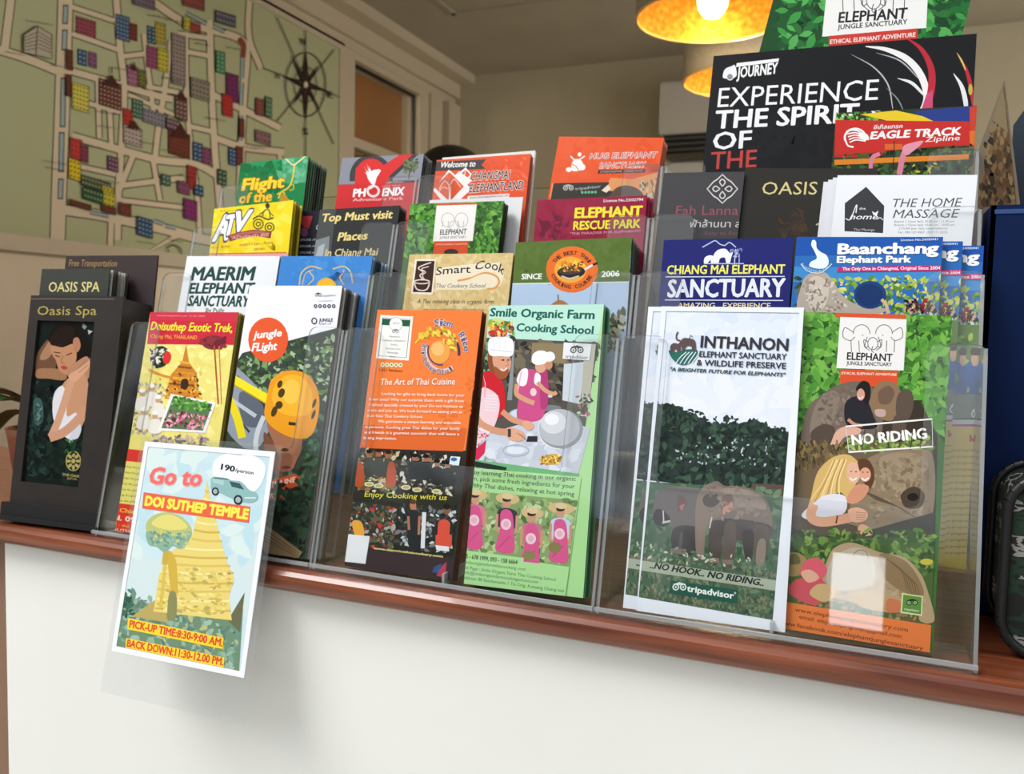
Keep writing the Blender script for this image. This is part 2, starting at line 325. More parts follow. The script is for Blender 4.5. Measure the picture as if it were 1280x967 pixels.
roads = [([(82, -8), (80, 60), (77, 150), (74, 230), (71, 330)], 18), ([(14, -6), (6, 60)], 10), ([(-6, 61), (30, 72), (80, 92)], 10), ([(86, 88), (150, 106), (190, 118), (216, 124)], 8), ([(145, -5), (150, 60), (155, 110), (152, 180), (148, 240), (147, 300)], 8),
 ([(88, 8), (143, 26)], 6), ([(90, 42), (150, 63)], 6), ([(150, 71), (182, 67)], 6), ([(180, 42), (184, 80), (190, 125), (193, 150)], 6), ([(214, 50), (206, 110), (198, 160), (193, 205)], 7), ([(232, 40), (233, 110), (237, 170), (246, 240), (250, 300)], 6),
 ([(262, 25), (264, 100), (268, 180), (274, 250), (278, 300)], 8), ([(180, -6), (214, 18), (235, 30), (262, 37), (298, 48), (308, 66), (305, 110), (302, 170), (300, 250)], 9), ([(312, -5), (311, 45), (326, 86)], 7), ([(222, 42), (262, 48)], 6), ([(230, 64), (262, 70)], 6),
 ([(265, 118), (300, 135), (350, 160)], 8), ([(90, 170), (150, 187), (200, 200), (245, 205), (270, 218)], 9), ([(122, 98), (124, 172)], 6), ([(137, 136), (139, 180)], 6), ([(92, 124), (150, 140)], 6), ([(148, 240), (166, 195)], 7), ([(190, 195), (200, 250)], 6), ([(268, 172), (305, 184), (355, 190)], 8),
 ([(238, 158), (268, 165)], 6), ([(96, 207), (145, 218)], 6), ([(78, 262), (130, 270), (200, 285), (260, 300), (300, 300)], 12), ([(139, 274), (138, 320)], 7), ([(188, 317), (226, 292)], 7), ([(150, 232), (230, 222)], 7), ([(150, 250), (250, 262)], 6), ([(182, 108), (236, 118)], 6), ([(350, 188), (350, 240), (352, 320)], 6), ([(160, 118), (232, 150)], 5)]
for p, w_ in roads: A.curve(p, w_+2.6, BK)
for p, w_ in roads: A.curve(p, w_, CR)
for x, y, l in ((82, 18, 24), (81, 50, 26), (79, 128, 62), (77, 190, 50), (76, 236, 26)): A.line([(x, y-l/2), (x-1, y+l/2)], 7, BK); A.line([(x, y-l/2+1.5), (x-1, y+l/2-1.5)], 4.6, '#9fb0b4')
for x0, y0, x1, y1 in ((232, 16, 258, 30), (266, 33, 281, 40), (303, 70, 302, 98), (302, 103, 301, 132), (301, 144, 300, 176), (112, 265, 136, 270), (192, 276, 204, 280), (206, 282, 220, 285)): A.line([(x0, y0), (x1, y1)], 5.4, BK); A.line([(x0, y0), (x1, y1)], 3.4, '#9fb0b4')
A.curve([(298, 48), (304, 56), (303, 72)], 7, '#8a4a3a')
bl = '107,34,24,20,9c4a5a 153,35,16,30,2f5a86 166,40,9,20,7a3c34 189,44,10,20,2b5270 200,42,12,26,b5a44a 190,72,14,26,9a4f72 203,75,12,28,c8bc40 102,72,10,18,2f5a86 115,75,9,18,8a5a80 165,95,12,24,a87088 177,98,9,20,77783c 100,122,20,32,d8cc5a 137,118,27,32,6b3528 159,148,11,22,b83a32 171,136,12,22,3f6b58 193,148,30,16,8a8590 165,170,22,22,b8a8a0 223,180,26,30,7a3d2a 246,190,11,22,244f78 257,195,10,20,8a4a6a 94,186,14,24,c8403a 104,192,9,20,8a3f55 92,212,14,24,e0c42c 140,205,12,17,6b3a63 222,75,16,62,9a8c86 225,135,14,28,6b4a40 249,112,22,24,8f8578 274,78,10,26,3f8a62 289,110,14,34,7a2f68 283,132,12,26,c03630 289,196,8,20,24508a 298,195,7,22,7a3c34 276,222,10,18,34583c 238,222,10,28,a83430 228,235,14,14,8a4a6a 118,230,36,12,4a5c38 133,240,14,12,c8bc40 85,75,7,24,70392b 84,107,6,26,70392b 323,134,9,20,94504a 334,134,7,24,4f7a5a 327,172,18,14,8f6a70 240,3,26,14,94504a 178,3,26,12,7a6a7a 280,24,24,14,54586a 232,30,9,14,c8bc40 242,35,12,10,a84a44 179,284,18,22,1f5078 120,246,36,14,2f5a35 134,250,14,18,c8bc40 134,262,16,8,7a4030 154,262,14,14,7a4030 98,256,26,6,7a4030 236,262,15,24,8a3070 300,160,5,22,7a3c34 214,156,16,12,6a4a60 246,238,10,12,244f78 305,225,10,16,944040 205,225,10,12,3f6b58'
for b in bl.split():
    x, y, ww, hh, c = b.split(','); x, y, ww, hh = map(float, (x, y, ww, hh)); sl = ww*.16
    A.poly([(x-ww/2-.8, y-hh/2-sl-.8), (x+ww/2+.8, y-hh/2+sl-.8), (x+ww/2+.8, y+hh/2+sl+.8), (x-ww/2-.8, y+hh/2-sl+.8)], BK)
    A.poly([(x-ww/2, y-hh/2-sl), (x+ww/2, y-hh/2+sl), (x+ww/2, y+hh/2+sl), (x-ww/2, y+hh/2-sl)], '#'+c)
    nc = max(2, int(ww/4)); nr = max(2, int(hh/5)); dk = '#3a3434' if c[0] > '6' else '#a9a49a'
    for i in range(nc):
        for j in range(nr):
            qx = x-ww/2+(i+.5)*ww/nc; qy = y-hh/2+(j+.5)*hh/nr+sl*(2*(i+.5)/nc-1); A.rect(qx-ww/nc*.25, qy-.9, qx+ww/nc*.25, qy+.9, dk)
for x, y, ww, hh in ((137, 100, 22, 14), (223, 162, 24, 18), (225, 118, 12, 12), (165, 155, 18, 10), (165, 82, 8, 10)): A.poly([(x-ww/2, y+hh/2), (x, y-hh/2), (x+ww/2, y+hh/2+3)], '#4f2a22')
A.line([(137, 92), (137, 84)], 1.5, BK)
A.poly([(27, 44), (44, 33), (62, 44), (62, 74), (27, 66)], '#b8ae9c'); A.line([(27, 44), (44, 33), (62, 44), (62, 74), (27, 66)], 1.2, BK, True); A.line([(44, 33), (42, 69)], 1.2, BK)
for i in range(5): A.line([(28, 47+i*4), (43, 41+i*5)], .8, BK); A.line([(45, 40+i*5), (61, 50+i*4)], .8, BK)
A.curve([(208, 312), (210, 322), (222, 326), (224, 312), (214, 306), (206, 310)], 1.6, '#4a4038')
rr = random.Random(8)
for x, y, l in ((30, 27, 34), (4, 66, 24), (60, 82, 18), (52, 202, 28), (54, 210, 24), (118, 140, 24), (120, 158, 22), (172, 178, 20), (200, 98, 24), (175, 112, 26), (200, 188, 30), (240, 55, 20), (140, 86, 18), (105, 183, 20), (220, 220, 28), (255, 148, 24), (280, 60, 20), (300, 184, 18), (168, 302, 24), (208, 300, 18), (182, 20, 30), (205, 26, 26), (118, 225, 28), (150, 196, 4), (172, 322, 18), (315, 185, 14)):
    t = ''.join(rr.choice('aenrusiotlmhd') for _ in range(max(3, int(l/3.4)))); A.text(t, x, y, x+l, y+l*.17, 2.6, '#4a443a')
cx, cy = 380, 106
for w_, r_ in ((1.3, 34), (1, 19)): A.ring(cx, cy, r_*.74, r_*1.18, w_, '#3a362c')
for x0, y0, x1, y1 in ((344, 22, 415, 180), (380, 30, 380, 195), (416, 62, 344, 152), (326, 85, 424, 122)): A.line([(x0, y0), (x1, y1)], 1.1, '#332f28')
for a, lx, ly, ww in ((0, 0, -48, 4.5), (0, 0, 50, 4.5), (0, -29, -10, 5), (0, 30, 9, 5), (0, -19, -38, 3), (0, 19, 34, 3), (0, 18, -26, 3), (0, -18, 28, 3)):
    L = math.hypot(lx, ly); nx, ny = -ly/L*ww, lx/L*ww; A.poly([(cx+nx, cy+ny), (cx+lx, cy+ly), (cx-nx, cy-ny)], '#25201c'); A.poly([(cx+nx*.4, cy+ny*.4), (cx+lx*.5, cy+ly*.5), (cx-nx*.0, cy-ny*.0)], '#6a3a34')
A.ell(cx, cy, 2.5, 4, '#d8c7ae')
for ch, x, y in (('N', 374, 56), ('S', 377, 168), ('W', 342, 99), ('E', 408, 122)): A.text(ch, x, y, x+6, y+1, 8, '#25201c', .02)
ao = A.build('map_drawing', None, M['wallink'])
ao.matrix_world = Matrix(((0, 0, 1, WX+.0125), (1, 0, 0, y0m), (0, 1, 0, z0m), (0, 0, 0, 1))); bpy.context.view_layer.update(); under(ao, mp)

cb = tag(empty('backdrop', (-.25, .95, ZF)), 'added dark brown block behind the counter, darkening the gaps of the clear racks', 'backdrop'); dkw = mat('dark_brown_laminate', '#2b221e', .5, noise='#241c19', nscale=12)  # made-up furniture, added so the gaps in the racks read dark
G().box((-.85, -.2, 0), (1.0, .17, 1.17)).build('body', dkw, cb); G().box((-.87, -.22, 1.17), (1.02, .18, 1.195)).build('top', dkw, cb)
for i in range(4):
    d_ = G().box((-.84+i*.46, -.218, .05), (-.84+i*.46+.45, -.2, 1.15)).build('door', dkw, cb); G().tube((-.84+i*.46+.4, -.235, .7), (-.84+i*.46+.4, -.235, .85), .006).build('handle', mat('steel', '#a8a8a8', .3, metal=1), d_)
# counter
S(G().box((-.824, .002, ZF), (1.7, .06, -.006)).build('wall_counter', M['counter']))
S(G().box((-1.6, .014, ZF), (-.824, .06, -.006)).build('trim_6', mat('brown_panel_edge', '#8a6a55', .6)))
prof = [(0, 0), (-.006, 0), (-.0105, -.0012), (-.0135, -.004), (-.0145, -.008), (-.0138, -.0125), (-.0115, -.016), (-.008, -.018), (.0, -.0185), (.32, -.0185), (.32, 0)]
g = G().prism([(a, b) for a, b in prof], (-1.6, 0, 0), (0, 1, 0), (0, 0, 1), (1, 0, 0), 3.3)
tag(g.build('countertop', M['wood'], smooth=False), 'reddish brown varnished wooden counter top with rounded front edge', 'countertop')

# ---------------------------------------------------------------- acrylic racks
L_ = math.radians(13); SL, CL = math.sin(L_), math.cos(L_); D = .040; H = .048; RW = .2335
VV = Vector((0, SL, CL)); NN = Vector((0, -CL, SL))
def rcorner(cx, cy, r, a0, a1, n=5): return [(cx+r*math.cos(math.radians(a0+(a1-a0)*i/n)), cy+r*math.sin(math.radians(a0+(a1-a0)*i/n))) for i in range(n+1)]
def rack(x0, label):
    t = tag(empty('brochure_rack', (x0, 0, 0)), label, 'rack', 'clear tiered brochure racks on the counter'); T = .0022
    def lp(g, nm): o = g.build(nm, [M['acrylic'], M['edge']], t); return o
    top = .190/CL; low = .088/CL; lw_ = .034; r = .007
    for k in range(4):
        b = 0 if k == 0 else -H/CL
        pts = [(0, b), (RW, b)]+rcorner(RW-r, top-r, r, 0, 90)+rcorner(RW-lw_+r, top-r, r, 90, 180)+rcorner(RW-lw_-r, low+r, r, 0, -90)+rcorner(lw_+r, low+r, r, -90, -180)+rcorner(lw_-r, top-r, r, 0, 90)+rcorner(r, top-r, r, 90, 180)
        g = G().prism(pts, (0, k*D, k*H+.0025), (1, 0, 0), VV, -NN, T, 0, 1); lp(g, 'front_panel')
        lp(G().box((0.0025, k*D+.003, k*H), (RW-.0025, (k+1)*D+.001, k*H+.0022), 0), 'shelf')
    g = G().prism([(0, 0), (RW, 0), (RW, .185), (0, .185)], (0, 4*D, 3*H+.0025), (1, 0, 0), VV, -NN, T, 0, 1); lp(g, 'back_panel')
    tn = SL/CL; P = [(0, 0)]
    for k in range(4):
        zt = k*H+.190; P.append((k*D+tn*(zt-k*H), zt)); P.append(((k+1)*D+tn*(zt-(k+1)*H), zt))
    P = [p for p in P]; P += [(4*D+.045, 3*H+.182), (4*D+.06, 3*H+.182), (4*D+.06, 0)]
    for x in (0, RW-T): lp(G().prism(P, (x, 0.0005, .0), (0, 1, 0), (0, 0, 1), (1, 0, 0), T, 0, 1), 'side_panel')
    lp(G().box((0, -.0035, 0), (RW, .0045, .0028), 0).box((0, -.0035, .0028), (RW, -.0015, .0055), 1), 'base_lip')
    lp(G().box((RW/2-.001, .0, .0028), (RW/2+.001, D, .012), 1), 'divider')
    return t
rack(-.705, 'clear acrylic four tier brochure rack beside the black display box, leftmost of three')
rack(-.470, 'clear acrylic four tier brochure rack in the middle of the counter')
rack(-.235, 'clear acrylic four tier brochure rack nearest the blue box, rightmost of three')

# ---------------------------------------------------------------- leaflets
def leaf_body(name, wd, ht, col, t=.0011, rnd=0.):
    g = G(); q = t/3.6
    out = [(0, 0), (wd, 0)]+(rcorner(wd-rnd, ht-rnd, rnd, 0, 90, 4)+rcorner(rnd, ht-rnd, rnd, 90, 180, 4) if rnd else [(wd, ht), (0, ht)])
    for i in range(3):
        z = -i*(t-q)/2; g.prism(out, (0, 0, z-q), (1, 0, 0), (0, 1, 0), (0, 0, 1), q)
    g.box((0, 0, -t+q/2), (.0004, ht*.97, -q/2)) ; g.box((wd-.0004, 0, -t+q/2), (wd, ht*.97, -t/2))
    me = g.build(name, mat('paper_'+name, col, .5)); return me
def sheet(name, label, tier, tl, tr, art=None, n=0, sp=.0022, back='#777777', dy=.006, cat='brochure', height=None, rnd=0., shift=(0, 0), backlabel=None, seed=1, jit=.0006, showback=False, edges=None):
    p0 = Vector((0, dy+tier*D, .0045+tier*H)); a = hit(*tl, p0, NN); b = hit(*tr, p0, NN); wd = (b-a).length; u = (b-a).normalized()
    n_ = NN.normalized(); v = n_.cross(u).normalized()
    hh = height if height else (a.z-.0045-tier*H+ min(0, (b.z-a.z)))/CL - .0005
    o = a-v*hh
    body = leaf_body(name, wd, hh, back, rnd=rnd); body.matrix_world = Matrix(((u.x, v.x, n_.x, o.x), (u.y, v.y, n_.y, o.y), (u.z, v.z, n_.z, o.z), (0, 0, 0, 1)))
    tag(body, label, cat); pr = None
    if art:
        A = Art(o, u, v, n_, wd, hh, seed=seed); A.tl = tl; A.tr = tr; art(A); pr = A.build('cover_print', body)
    if n:
        grp = 'copies stacked behind the '+label.split(',')[0]; r = random.Random(seed+40); body['group'] = grp
        bl_ = backlabel or 'copy stacked behind the '+label.split(',')[0]
        for i in range(1, n+1):
            c = body.copy(); C.objects.link(c); c['label'] = ORD[i-1]+' copy behind the '+label.split(',')[0]
            if edges: c.material_slots[0].link = 'OBJECT'; c.material_slots[0].material = emat(edges[(i*2+i//3) % len(edges)])
            d = -n_*sp*i+u*(shift[0]*i+r.uniform(-jit, jit*.6))+v*(shift[1]*i-r.uniform(0, jit))
            c.matrix_world = Matrix.Translation(d) @ body.matrix_world
            if showback and pr: q = pr.copy(); C.objects.link(q); q.parent = c
    return body
_em = {}
def emat(c):
    if c not in _em: _em[c] = mat('folded_paper_edge', c, .5)
    return _em[c]
ORD = ['first', 'second', 'third', 'fourth', 'fifth', 'sixth', 'seventh', 'eighth', 'ninth', 'tenth']
LG = ['#3f7a2a', '#5ea03c', '#7cc04c', '#4c8c34', '#2c5c22', '#93cc62', '#6bb044']
LGd = ['#1d3a1c', '#2c5228', '#3d6b34', '#16301a', '#4c7a3e']

def a_doisuthep(A):
    A.full('#e9dc7c'); A.speck([(183, 432), (292, 432), (262, 545), (165, 545)], ['#efe48a', '#e4d470', '#f3ea9c'], 120, 4, 9)
    A.poly([(186, 385), (300, 385), (293, 431), (184, 430)], '#c8283c'); A.poly([(190, 385), (300, 385), (297, 402), (188, 400)], '#cc3045')
    A.text('www.doisuthepexotictrek.com  Tel. 053 123456', 196, 395, 256, 396, 2, '#e8a0a0')
    A.text('Doisuthep Exotic Trek,', 188, 412, 290, 415, 10, '#f8e440', .03, .15, '#8a1c20', .05); A.text('Chiang Mai, THAILAND', 188, 422, 246, 424, 4.5, '#f0a040', .02)
    A.ell(267, 428, 15, 9, '#7a2a34'); A.speck([(252, 424), (282, 424), (282, 434), (252, 434)], ['#6b1f2c', '#8c3038'], 30, 3, 6); A.line([(268, 432), (273, 505)], 2, '#a8542c'); A.line([(274, 432), (277, 505)], 1.2, '#c87838')
    A.ell(200, 446, 12, 14, '#2a3a24', .4); A.speck([(188, 436), (212, 434), (210, 458), (190, 460)], ['#1c2a18', '#4a5a30', '#e8e0d8'], 40, 2, 4); A.ell(209, 447, 5, 8, '#d8302c', .2); A.curve([(186, 462), (200, 468), (214, 472)], 3, '#d4882c')
    A.poly([(233, 430), (236, 452), (246, 466), (250, 502), (206, 498), (214, 468), (228, 452)], '#c8802a')
    for i, (y, w_) in enumerate(((452, 12), (458, 17), (465, 24), (472, 30), (480, 36), (488, 40), (496, 44))): A.line([(231-w_/2, y), (231+w_/2, y+2)], 2.6, ['#e8a838', '#8a4a1c', '#d8902c'][i % 3])
    A.speck([(214, 466), (248, 468), (252, 502), (204, 498)], ['#f0b848', '#7a3c18', '#d8902c', '#5a2c18'], 90, 1.2, 3); A.ell(231, 480, 5, 7, '#3c2818')
    A.speck([(170, 478), (205, 482), (200, 545), (163, 542)], ['#a39a8c', '#bdb2a2', '#85796c', '#b0a494', '#cfc5b4'], 190, 1.6, 4)
    for x, y in ((178, 492), (190, 486), (198, 500), (180, 515), (194, 520)): A.ell(x, y, 3.4, 4.4, '#c49a78'); A.ell(x, y-4, 4, 2.6, '#f0ece4'); A.blob([(x-6, y+5), (x+6, y+5), (x+8, y+20), (x-8, y+20)], '#e4dfd6')
    A.poly([(214, 492), (270, 503), (257, 541), (198, 538)], '#f2ecec'); A.poly([(217, 495), (266, 505), (254, 538), (202, 535)], '#5a7a50')
    A.speck([(217, 494), (266, 505), (262, 515), (213, 508)], LG, 60, 2, 4); A.speck([(212, 512), (262, 520), (255, 537), (204, 532)], ['#d87898', '#a83c5c', '#e8a8b8', '#5a2a3a'], 110, 1.5, 3.5)
    A.speck([(198, 545), (262, 545), (258, 560), (190, 560)], ['#a08890', '#c8b0a8', '#6a5a60'], 50, 2, 5)
    A.poly([(150, 560), (262, 572), (256, 586), (146, 575)], '#d83428'); A.poly([(146, 575), (256, 586), (244, 640), (134, 627)], '#e4da74')
    for i in range(7): A.text('Doi Suthep the golden temple of Chiang Mai on the hill', 147-i*1.9, 583+i*7, 240-i*1.5, 592+i*7, 2.6, '#4a3c20')
    A.poly([(134, 627), (246, 640), (236, 700), (120, 690)], '#d8322c')
    A.text('@ Chiang Mai Thailand', 137, 638, 235, 650, 5, '#f4c43c', .02); A.text('Tel. 095 4812345', 134, 648, 225, 660, 6, '#f8e8c0', .03); A.text('Email : doi_exotic@gmail.com', 131, 655, 225, 668, 3.4, '#f4c43c'); A.text('DOISUTHEP EXOTIC TREK', 129, 661, 225, 674, 3.4, '#f8e8c0')
def a_jungle(A):
    A.full('#eceef6'); A.poly([(297, 449), (303, 441), (426, 410), (460, 410), (460, 720), (240, 720)], '#39423a')
    R_ = [(300, 444), (424, 412), (390, 705), (262, 700)]; A.speck([(300, 444), (424, 412), (414, 500), (292, 500)], ['#5a7a48', '#7a9a60', '#2c3c2a', '#a8b898', '#3c5234'], 420, 2, 6, leaf=True)
    A.speck([(360, 530), (412, 520), (400, 640), (330, 640)], ['#2a4430', '#3c5c40', '#1c2c22', '#54745a'], 260, 3, 7, leaf=True)
    A.blob([(285, 458), (300, 462), (330, 495), (338, 530), (322, 560), (300, 556), (276, 520)], '#8f98a4'); A.blob([(300, 490), (330, 500), (330, 530), (305, 530)], '#5c6470'); A.line([(296, 470), (330, 505), (336, 530)], 3, '#2c3038'); A.line([(290, 500), (320, 520)], 5, '#b8c0c8'); A.line([(286, 512), (312, 540)], 3, '#3c424c')
    A.curve([(292, 474), (312, 486), (336, 499)], 11, '#f0dc28'); A.curve([(291, 480), (312, 492), (332, 504)], 1.5, '#b89c18'); A.curve([(284, 494), (296, 520), (303, 547)], 10, '#e8d424')
    A.curve([(330, 520), (322, 540), (320, 560), (326, 590)], 6, '#c8ccd2')
    A.blob([(334, 528), (345, 560), (356, 588), (372, 578), (378, 540), (360, 530)], '#a06a4c'); A.blob([(330, 540), (334, 575), (352, 596), (345, 560)], '#7a4c38'); A.ell(356, 562, 5, 2, '#2c1c18'); A.blob([(350, 570), (362, 566), (366, 578), (356, 590), (348, 584)], '#8c5a44'); A.ell(358, 584, 6, 2, '#6c2c28')
    A.blob([(333, 500), (340, 474), (360, 463), (384, 468), (398, 490), (398, 520), (388, 545), (366, 547), (342, 535), (331, 520)], '#e89a1c'); A.blob([(340, 498), (346, 478), (362, 468), (380, 473), (390, 490), (388, 515), (370, 520), (350, 515)], '#f4b02c'); A.blob([(352, 488), (362, 474), (374, 480), (372, 500), (360, 504)], '#f8c24c')
    for x, y, a, b in ((350, 480, 3, 5), (352, 491, 4, 6), (349, 506, 4.5, 5), (343, 514, 3.5, 7), (393, 504, 2, 6), (392, 518, 2, 6)): A.ell(x, y, a, b, '#4a3818', .35)
    A.rect(361, 527, 371, 531, '#3c2c1c', .1); A.line([(388, 545), (372, 575), (366, 590)], 1.8, '#2c3038')
    A.poly([(330, 602), (368, 592), (376, 596), (370, 603), (374, 608), (332, 616)], '#c8502c'); A.text('ZIPLINE', 338, 609, 370, 602, 6.5, '#f2d8c8', .02); A.poly([(326, 616), (352, 612), (354, 622), (324, 628)], '#c8502c'); A.text('FIRST', 332, 624, 351, 620, 6, '#f2d8c8', .02)
    A.speck([(315, 600), (400, 600), (385, 700), (300, 690)], ['#16241a', '#22382a', '#2c4c34', '#101a14'], 260, 3, 8, leaf=True)
    A.poly([(322, 668), (332, 655), (378, 690), (372, 705), (330, 700)], '#a88a64')
    for i in range(4): A.line([(324+i*3, 668-i*3+4), (374, 700-i*3)], 1, '#6c5438')
    A.ell(335.5, 424.5, 25, 28, '#e2582c'); A.text('jungle', 317, 423, 352, 420, 9, '#ffffff', .03, .15); A.text('FLight', 315, 439, 346, 437, 10, '#ffffff', .03, .15)
    A.owl(398, 368.5, 2, '#4a4a50'); A.text('tripadvisor', 403, 371, 420, 370, 3, '#8a8c94'); A.text('Certificate', 398, 377, 416, 376.5, 2, '#a0a2aa')
    for i in range(5): A.ell(394.5+i*5.7, 382.5, 2.3, 2.5, '#4c4e54'); A.ell(394.5+i*5.7, 382.5, .9, 1, '#c8cad2')
    A.ring(393, 401, 3, 3.6, 1.4, '#3c3e44'); A.text('JUNGLE', 399, 402, 416, 401.6, 4, '#3c3e44', .02); A.text('FLIGHT CM', 399, 406, 414, 405.6, 2.4, '#6c6e74')
def a_maerim(A):
    A.full('#e8eaf0'); k = '#234842'
    A.text('MAERIM', 238.7, 350, 317, 350, 16, k, .045, .08); A.text('ELEPHANT', 236, 366.5, 317, 366.5, 12.5, k, .045, .08); A.text('SANCTUARY', 234.5, 382, 311, 383, 12.5, k, .045, .12); A.text('By Puily', 257, 390, 280, 390, 5, '#38504c', .02)
    A.speck([(225, 400), (330, 400), (330, 520), (210, 520)], LG, 100, 4, 9, leaf=True)
def a_blue(A):
    A.full('#3f86d0'); A.speck([(355, 322), (460, 322), (460, 356), (350, 356)], ['#3d84ce', '#4a90d8'], 40, 6, 14); y = '#d8c07a'
    A.ell(408, 364, 14, 17, '#f0b428'); A.ell(408, 364, 11, 14, '#f4bc30')
    A.curve([(374, 356), (377, 341), (388, 333), (402, 336)], 1.6, y); A.curve([(441, 354), (438, 340), (430, 333), (416, 336)], 1.6, y); A.curve([(378, 356), (382, 342), (392, 337)], 1, y); A.curve([(385, 356), (392, 348), (388, 341), (386, 338)], 1.4, y); A.curve([(430, 356), (425, 347), (429, 341), (430, 337)], 1.4, y)
def a_atv(A):
    A.full('#f2d822'); A.speck([(266, 262), (360, 255), (358, 316), (258, 318)], ['#f6e04a', '#eed01c'], 60, 5, 12)
    A.rect(262, 318, 362, 325, '#e8a0a0', -.02); A.line([(258, 317.5), (358, 315.5)], 1, '#b8382c'); A.text('Mae Rim Adventure Jungle Tour', 275, 265, 305, 263, 2.4, '#c8a020')
    for t, x0, x1, y in (('A', 266, 284, 301), ('T', 282, 296, 294), ('V', 294, 313, 289)): A.text(t, x0, y, x1, y-2, 30 if t == 'A' else 24, '#f4f4f2', .05, .25, '#54585c', .11)
    A.curve([(286, 298), (300, 294), (320, 291), (339, 294)], 8, '#8a3c3c'); A.curve([(288, 296), (302, 292), (322, 290), (336, 292)], 3, '#b8645c'); A.text('ADVENTURE', 290, 299, 336, 295, 3.6, '#e0b0a0', .02)
    q = '#5c5a1c'
    A.ring(323, 280, 6, 6, 1.6, q); A.ring(337, 284, 5.5, 5.5, 1.6, q); A.ring(323, 280, 2.5, 2.5, 1.6, q); A.ring(337, 284, 2.5, 2.5, 1.6, q); A.curve([(316, 274), (324, 270), (334, 274), (342, 272)], 2, q); A.curve([(328, 272), (330, 264), (336, 262), (338, 272)], 2, '#8a8420'); A.ell(334.5, 257, 2.8, 3.4, '#3c3c18'); A.line([(331, 264), (324, 268)], 1.4, q); A.line([(336, 264), (342, 270)], 1.2, q)
    A.text('4.5 km  30 Mins', 264, 311, 287, 309, 3, '#c85020'); A.text('HARDY + Kiltrn - Perfect', 300, 308, 341, 304.5, 3.4, '#c04820'); A.text('1,800 baht', 317, 313, 331, 311.5, 2.8, '#c04820')
def a_flight(A):
    A.full('#178046'); A.poly([(290, 200), (352, 192), (350, 212), (300, 216)], '#238f54'); A.speck([(298, 205), (350, 205), (345, 260), (295, 262)], ['#12743c', '#1c8a4c', '#0f6836'], 70, 6, 14); A.poly([(353, 190), (386, 188), (384, 228), (356, 228)], '#4fa878'); A.speck([(354, 194), (384, 194), (380, 228), (350, 228)], ['#6cb890', '#3f9a68', '#58a87c'], 30, 5, 10)
    A.curve([(357, 198), (366, 206), (372, 203), (382, 195)], 1.6, '#e8e0a0'); A.curve([(368, 206), (366, 222), (361, 234), (352, 240), (348, 248)], 1.8, '#e0c840'); A.curve([(361, 234), (366, 230), (367, 236), (362, 238)], 1.2, '#d8b830'); A.curve([(346, 243), (354, 240), (358, 248), (366, 254)], 2, '#d8b830'); A.blob([(352, 243), (358, 244), (360, 254), (350, 252)], '#b88c28')
    A.text('Flight', 302.6, 238, 354, 234, 14, '#f6cf32', .055, .05, '#8a5a10', .09); A.text('of the', 299, 254, 339, 251, 12, '#f0c030', .045, .05, '#7a5010', .08)
    A.text('Gibbon', 300, 275, 350, 272, 14, '#f6cf32', .05, .05)
def a_top(A):
    A.full('#2f302f'); A.poly([(399, 262), (420, 261), (412, 330), (390, 330)], '#4a4d4c'); A.poly([(394, 300), (412, 295), (410, 330), (390, 330)], '#82878a'); A.poly([(398, 308), (406, 304), (402, 330), (392, 330)], '#aeb4b8')
    k = '#ecd488'; A.text('Top Must visit', 402.7, 277, 490, 272.5, 9.5, k, .035, .12); A.text('Places', 422, 301, 459, 299, 10, k, .035, .12); A.text('In Chiang Mai', 406, 320.5, 472, 319, 9, '#dccc98', .02, .1)
    A.speck([(395, 330), (500, 330), (490, 420), (385, 420)], ['#3c4a3c', '#5a5a3a', '#2a3230'], 60, 4, 9)
def a_darknavy(A):
    A.full('#1c1e26'); A.poly([(374, 270), (391, 270), (386, 286), (378, 282)], '#a03038'); A.ell(380, 290, 5, 6, '#6a3c58'); A.text('O', 395, 287, 399, 287, 6, '#c8c8d0', .02)
    for y in (301, 309, 317): A.text('ZIPLINE AND COFFEE TOUR', 374, y, 430, y-1, 2.6, '#b0b2c8')
def a_phoenix(A):
    A.full('#8a8d99'); A.poly([(410, 231), (560, 226), (560, 300), (410, 300)], '#cc2c30'); g_ = '#3d3d40'
    A.poly([(472, 224), (508, 190), (524, 190), (486, 227)], g_); A.ring(464, 222, 23, 25, 8, g_, 170, 370); A.poly([(443, 232), (445, 210), (460, 200), (476, 206), (486, 218), (488, 232)], '#d8302f'); A.ell(464, 220, 20, 22, '#d8302f'); A.poly([(474, 210), (500, 188), (517, 189), (480, 226)], '#d8302f'); A.poly([(421, 232), (540, 227), (540, 245), (420, 250)], '#cf2d30')
    A.line([(421, 231.5), (444, 231)], 1, '#7a5a60'); A.line([(484, 227.5), (530, 226)], 2.4, g_)
    A.speck([(505, 200), (522, 198), (522, 213), (506, 215)], ['#5c6a44', '#6f7c50', '#4a5a3c'], 50, 2, 4, leaf=True); A.line([(512, 212), (511, 224)], 1.5, '#5a5a44')
    w_ = '#f2f0f0'
    for dx, l in ((-5, 12), (-4, 17), (-1, 21), (2, 17)): A.poly([(464, 226), (459+dx, 224-l), (461+dx, 222-l*.6), (468, 221)], w_)
    A.blob([(459, 219), (466, 213), (472, 212), (475, 215), (471, 222), (468, 231), (463, 228)], w_); A.curve([(470, 214), (473, 212), (476, 214)], 1.6, w_); A.curve([(466, 224), (467, 232), (462, 236)], 2, w_); A.ring(466.6, 238.8, 7, 6.5, 2.8, '#e8d8d8')
    A.text('PH', 441.5, 246, 456, 245.3, 9.5, '#ffffff', .05); A.text('ENIX', 478, 245, 504.5, 243.6, 9.5, '#ffffff', .05, .06); A.text('Land of Adventure', 484, 229, 504, 228, 2.3, '#f0d8d8'); A.text('Adventure Park', 441, 251.6, 504, 249.6, 3.8, '#f0b0b0', .03)
    A.text('since 2012', 478, 233.8, 500, 232.6, 2, '#f0c0c0')
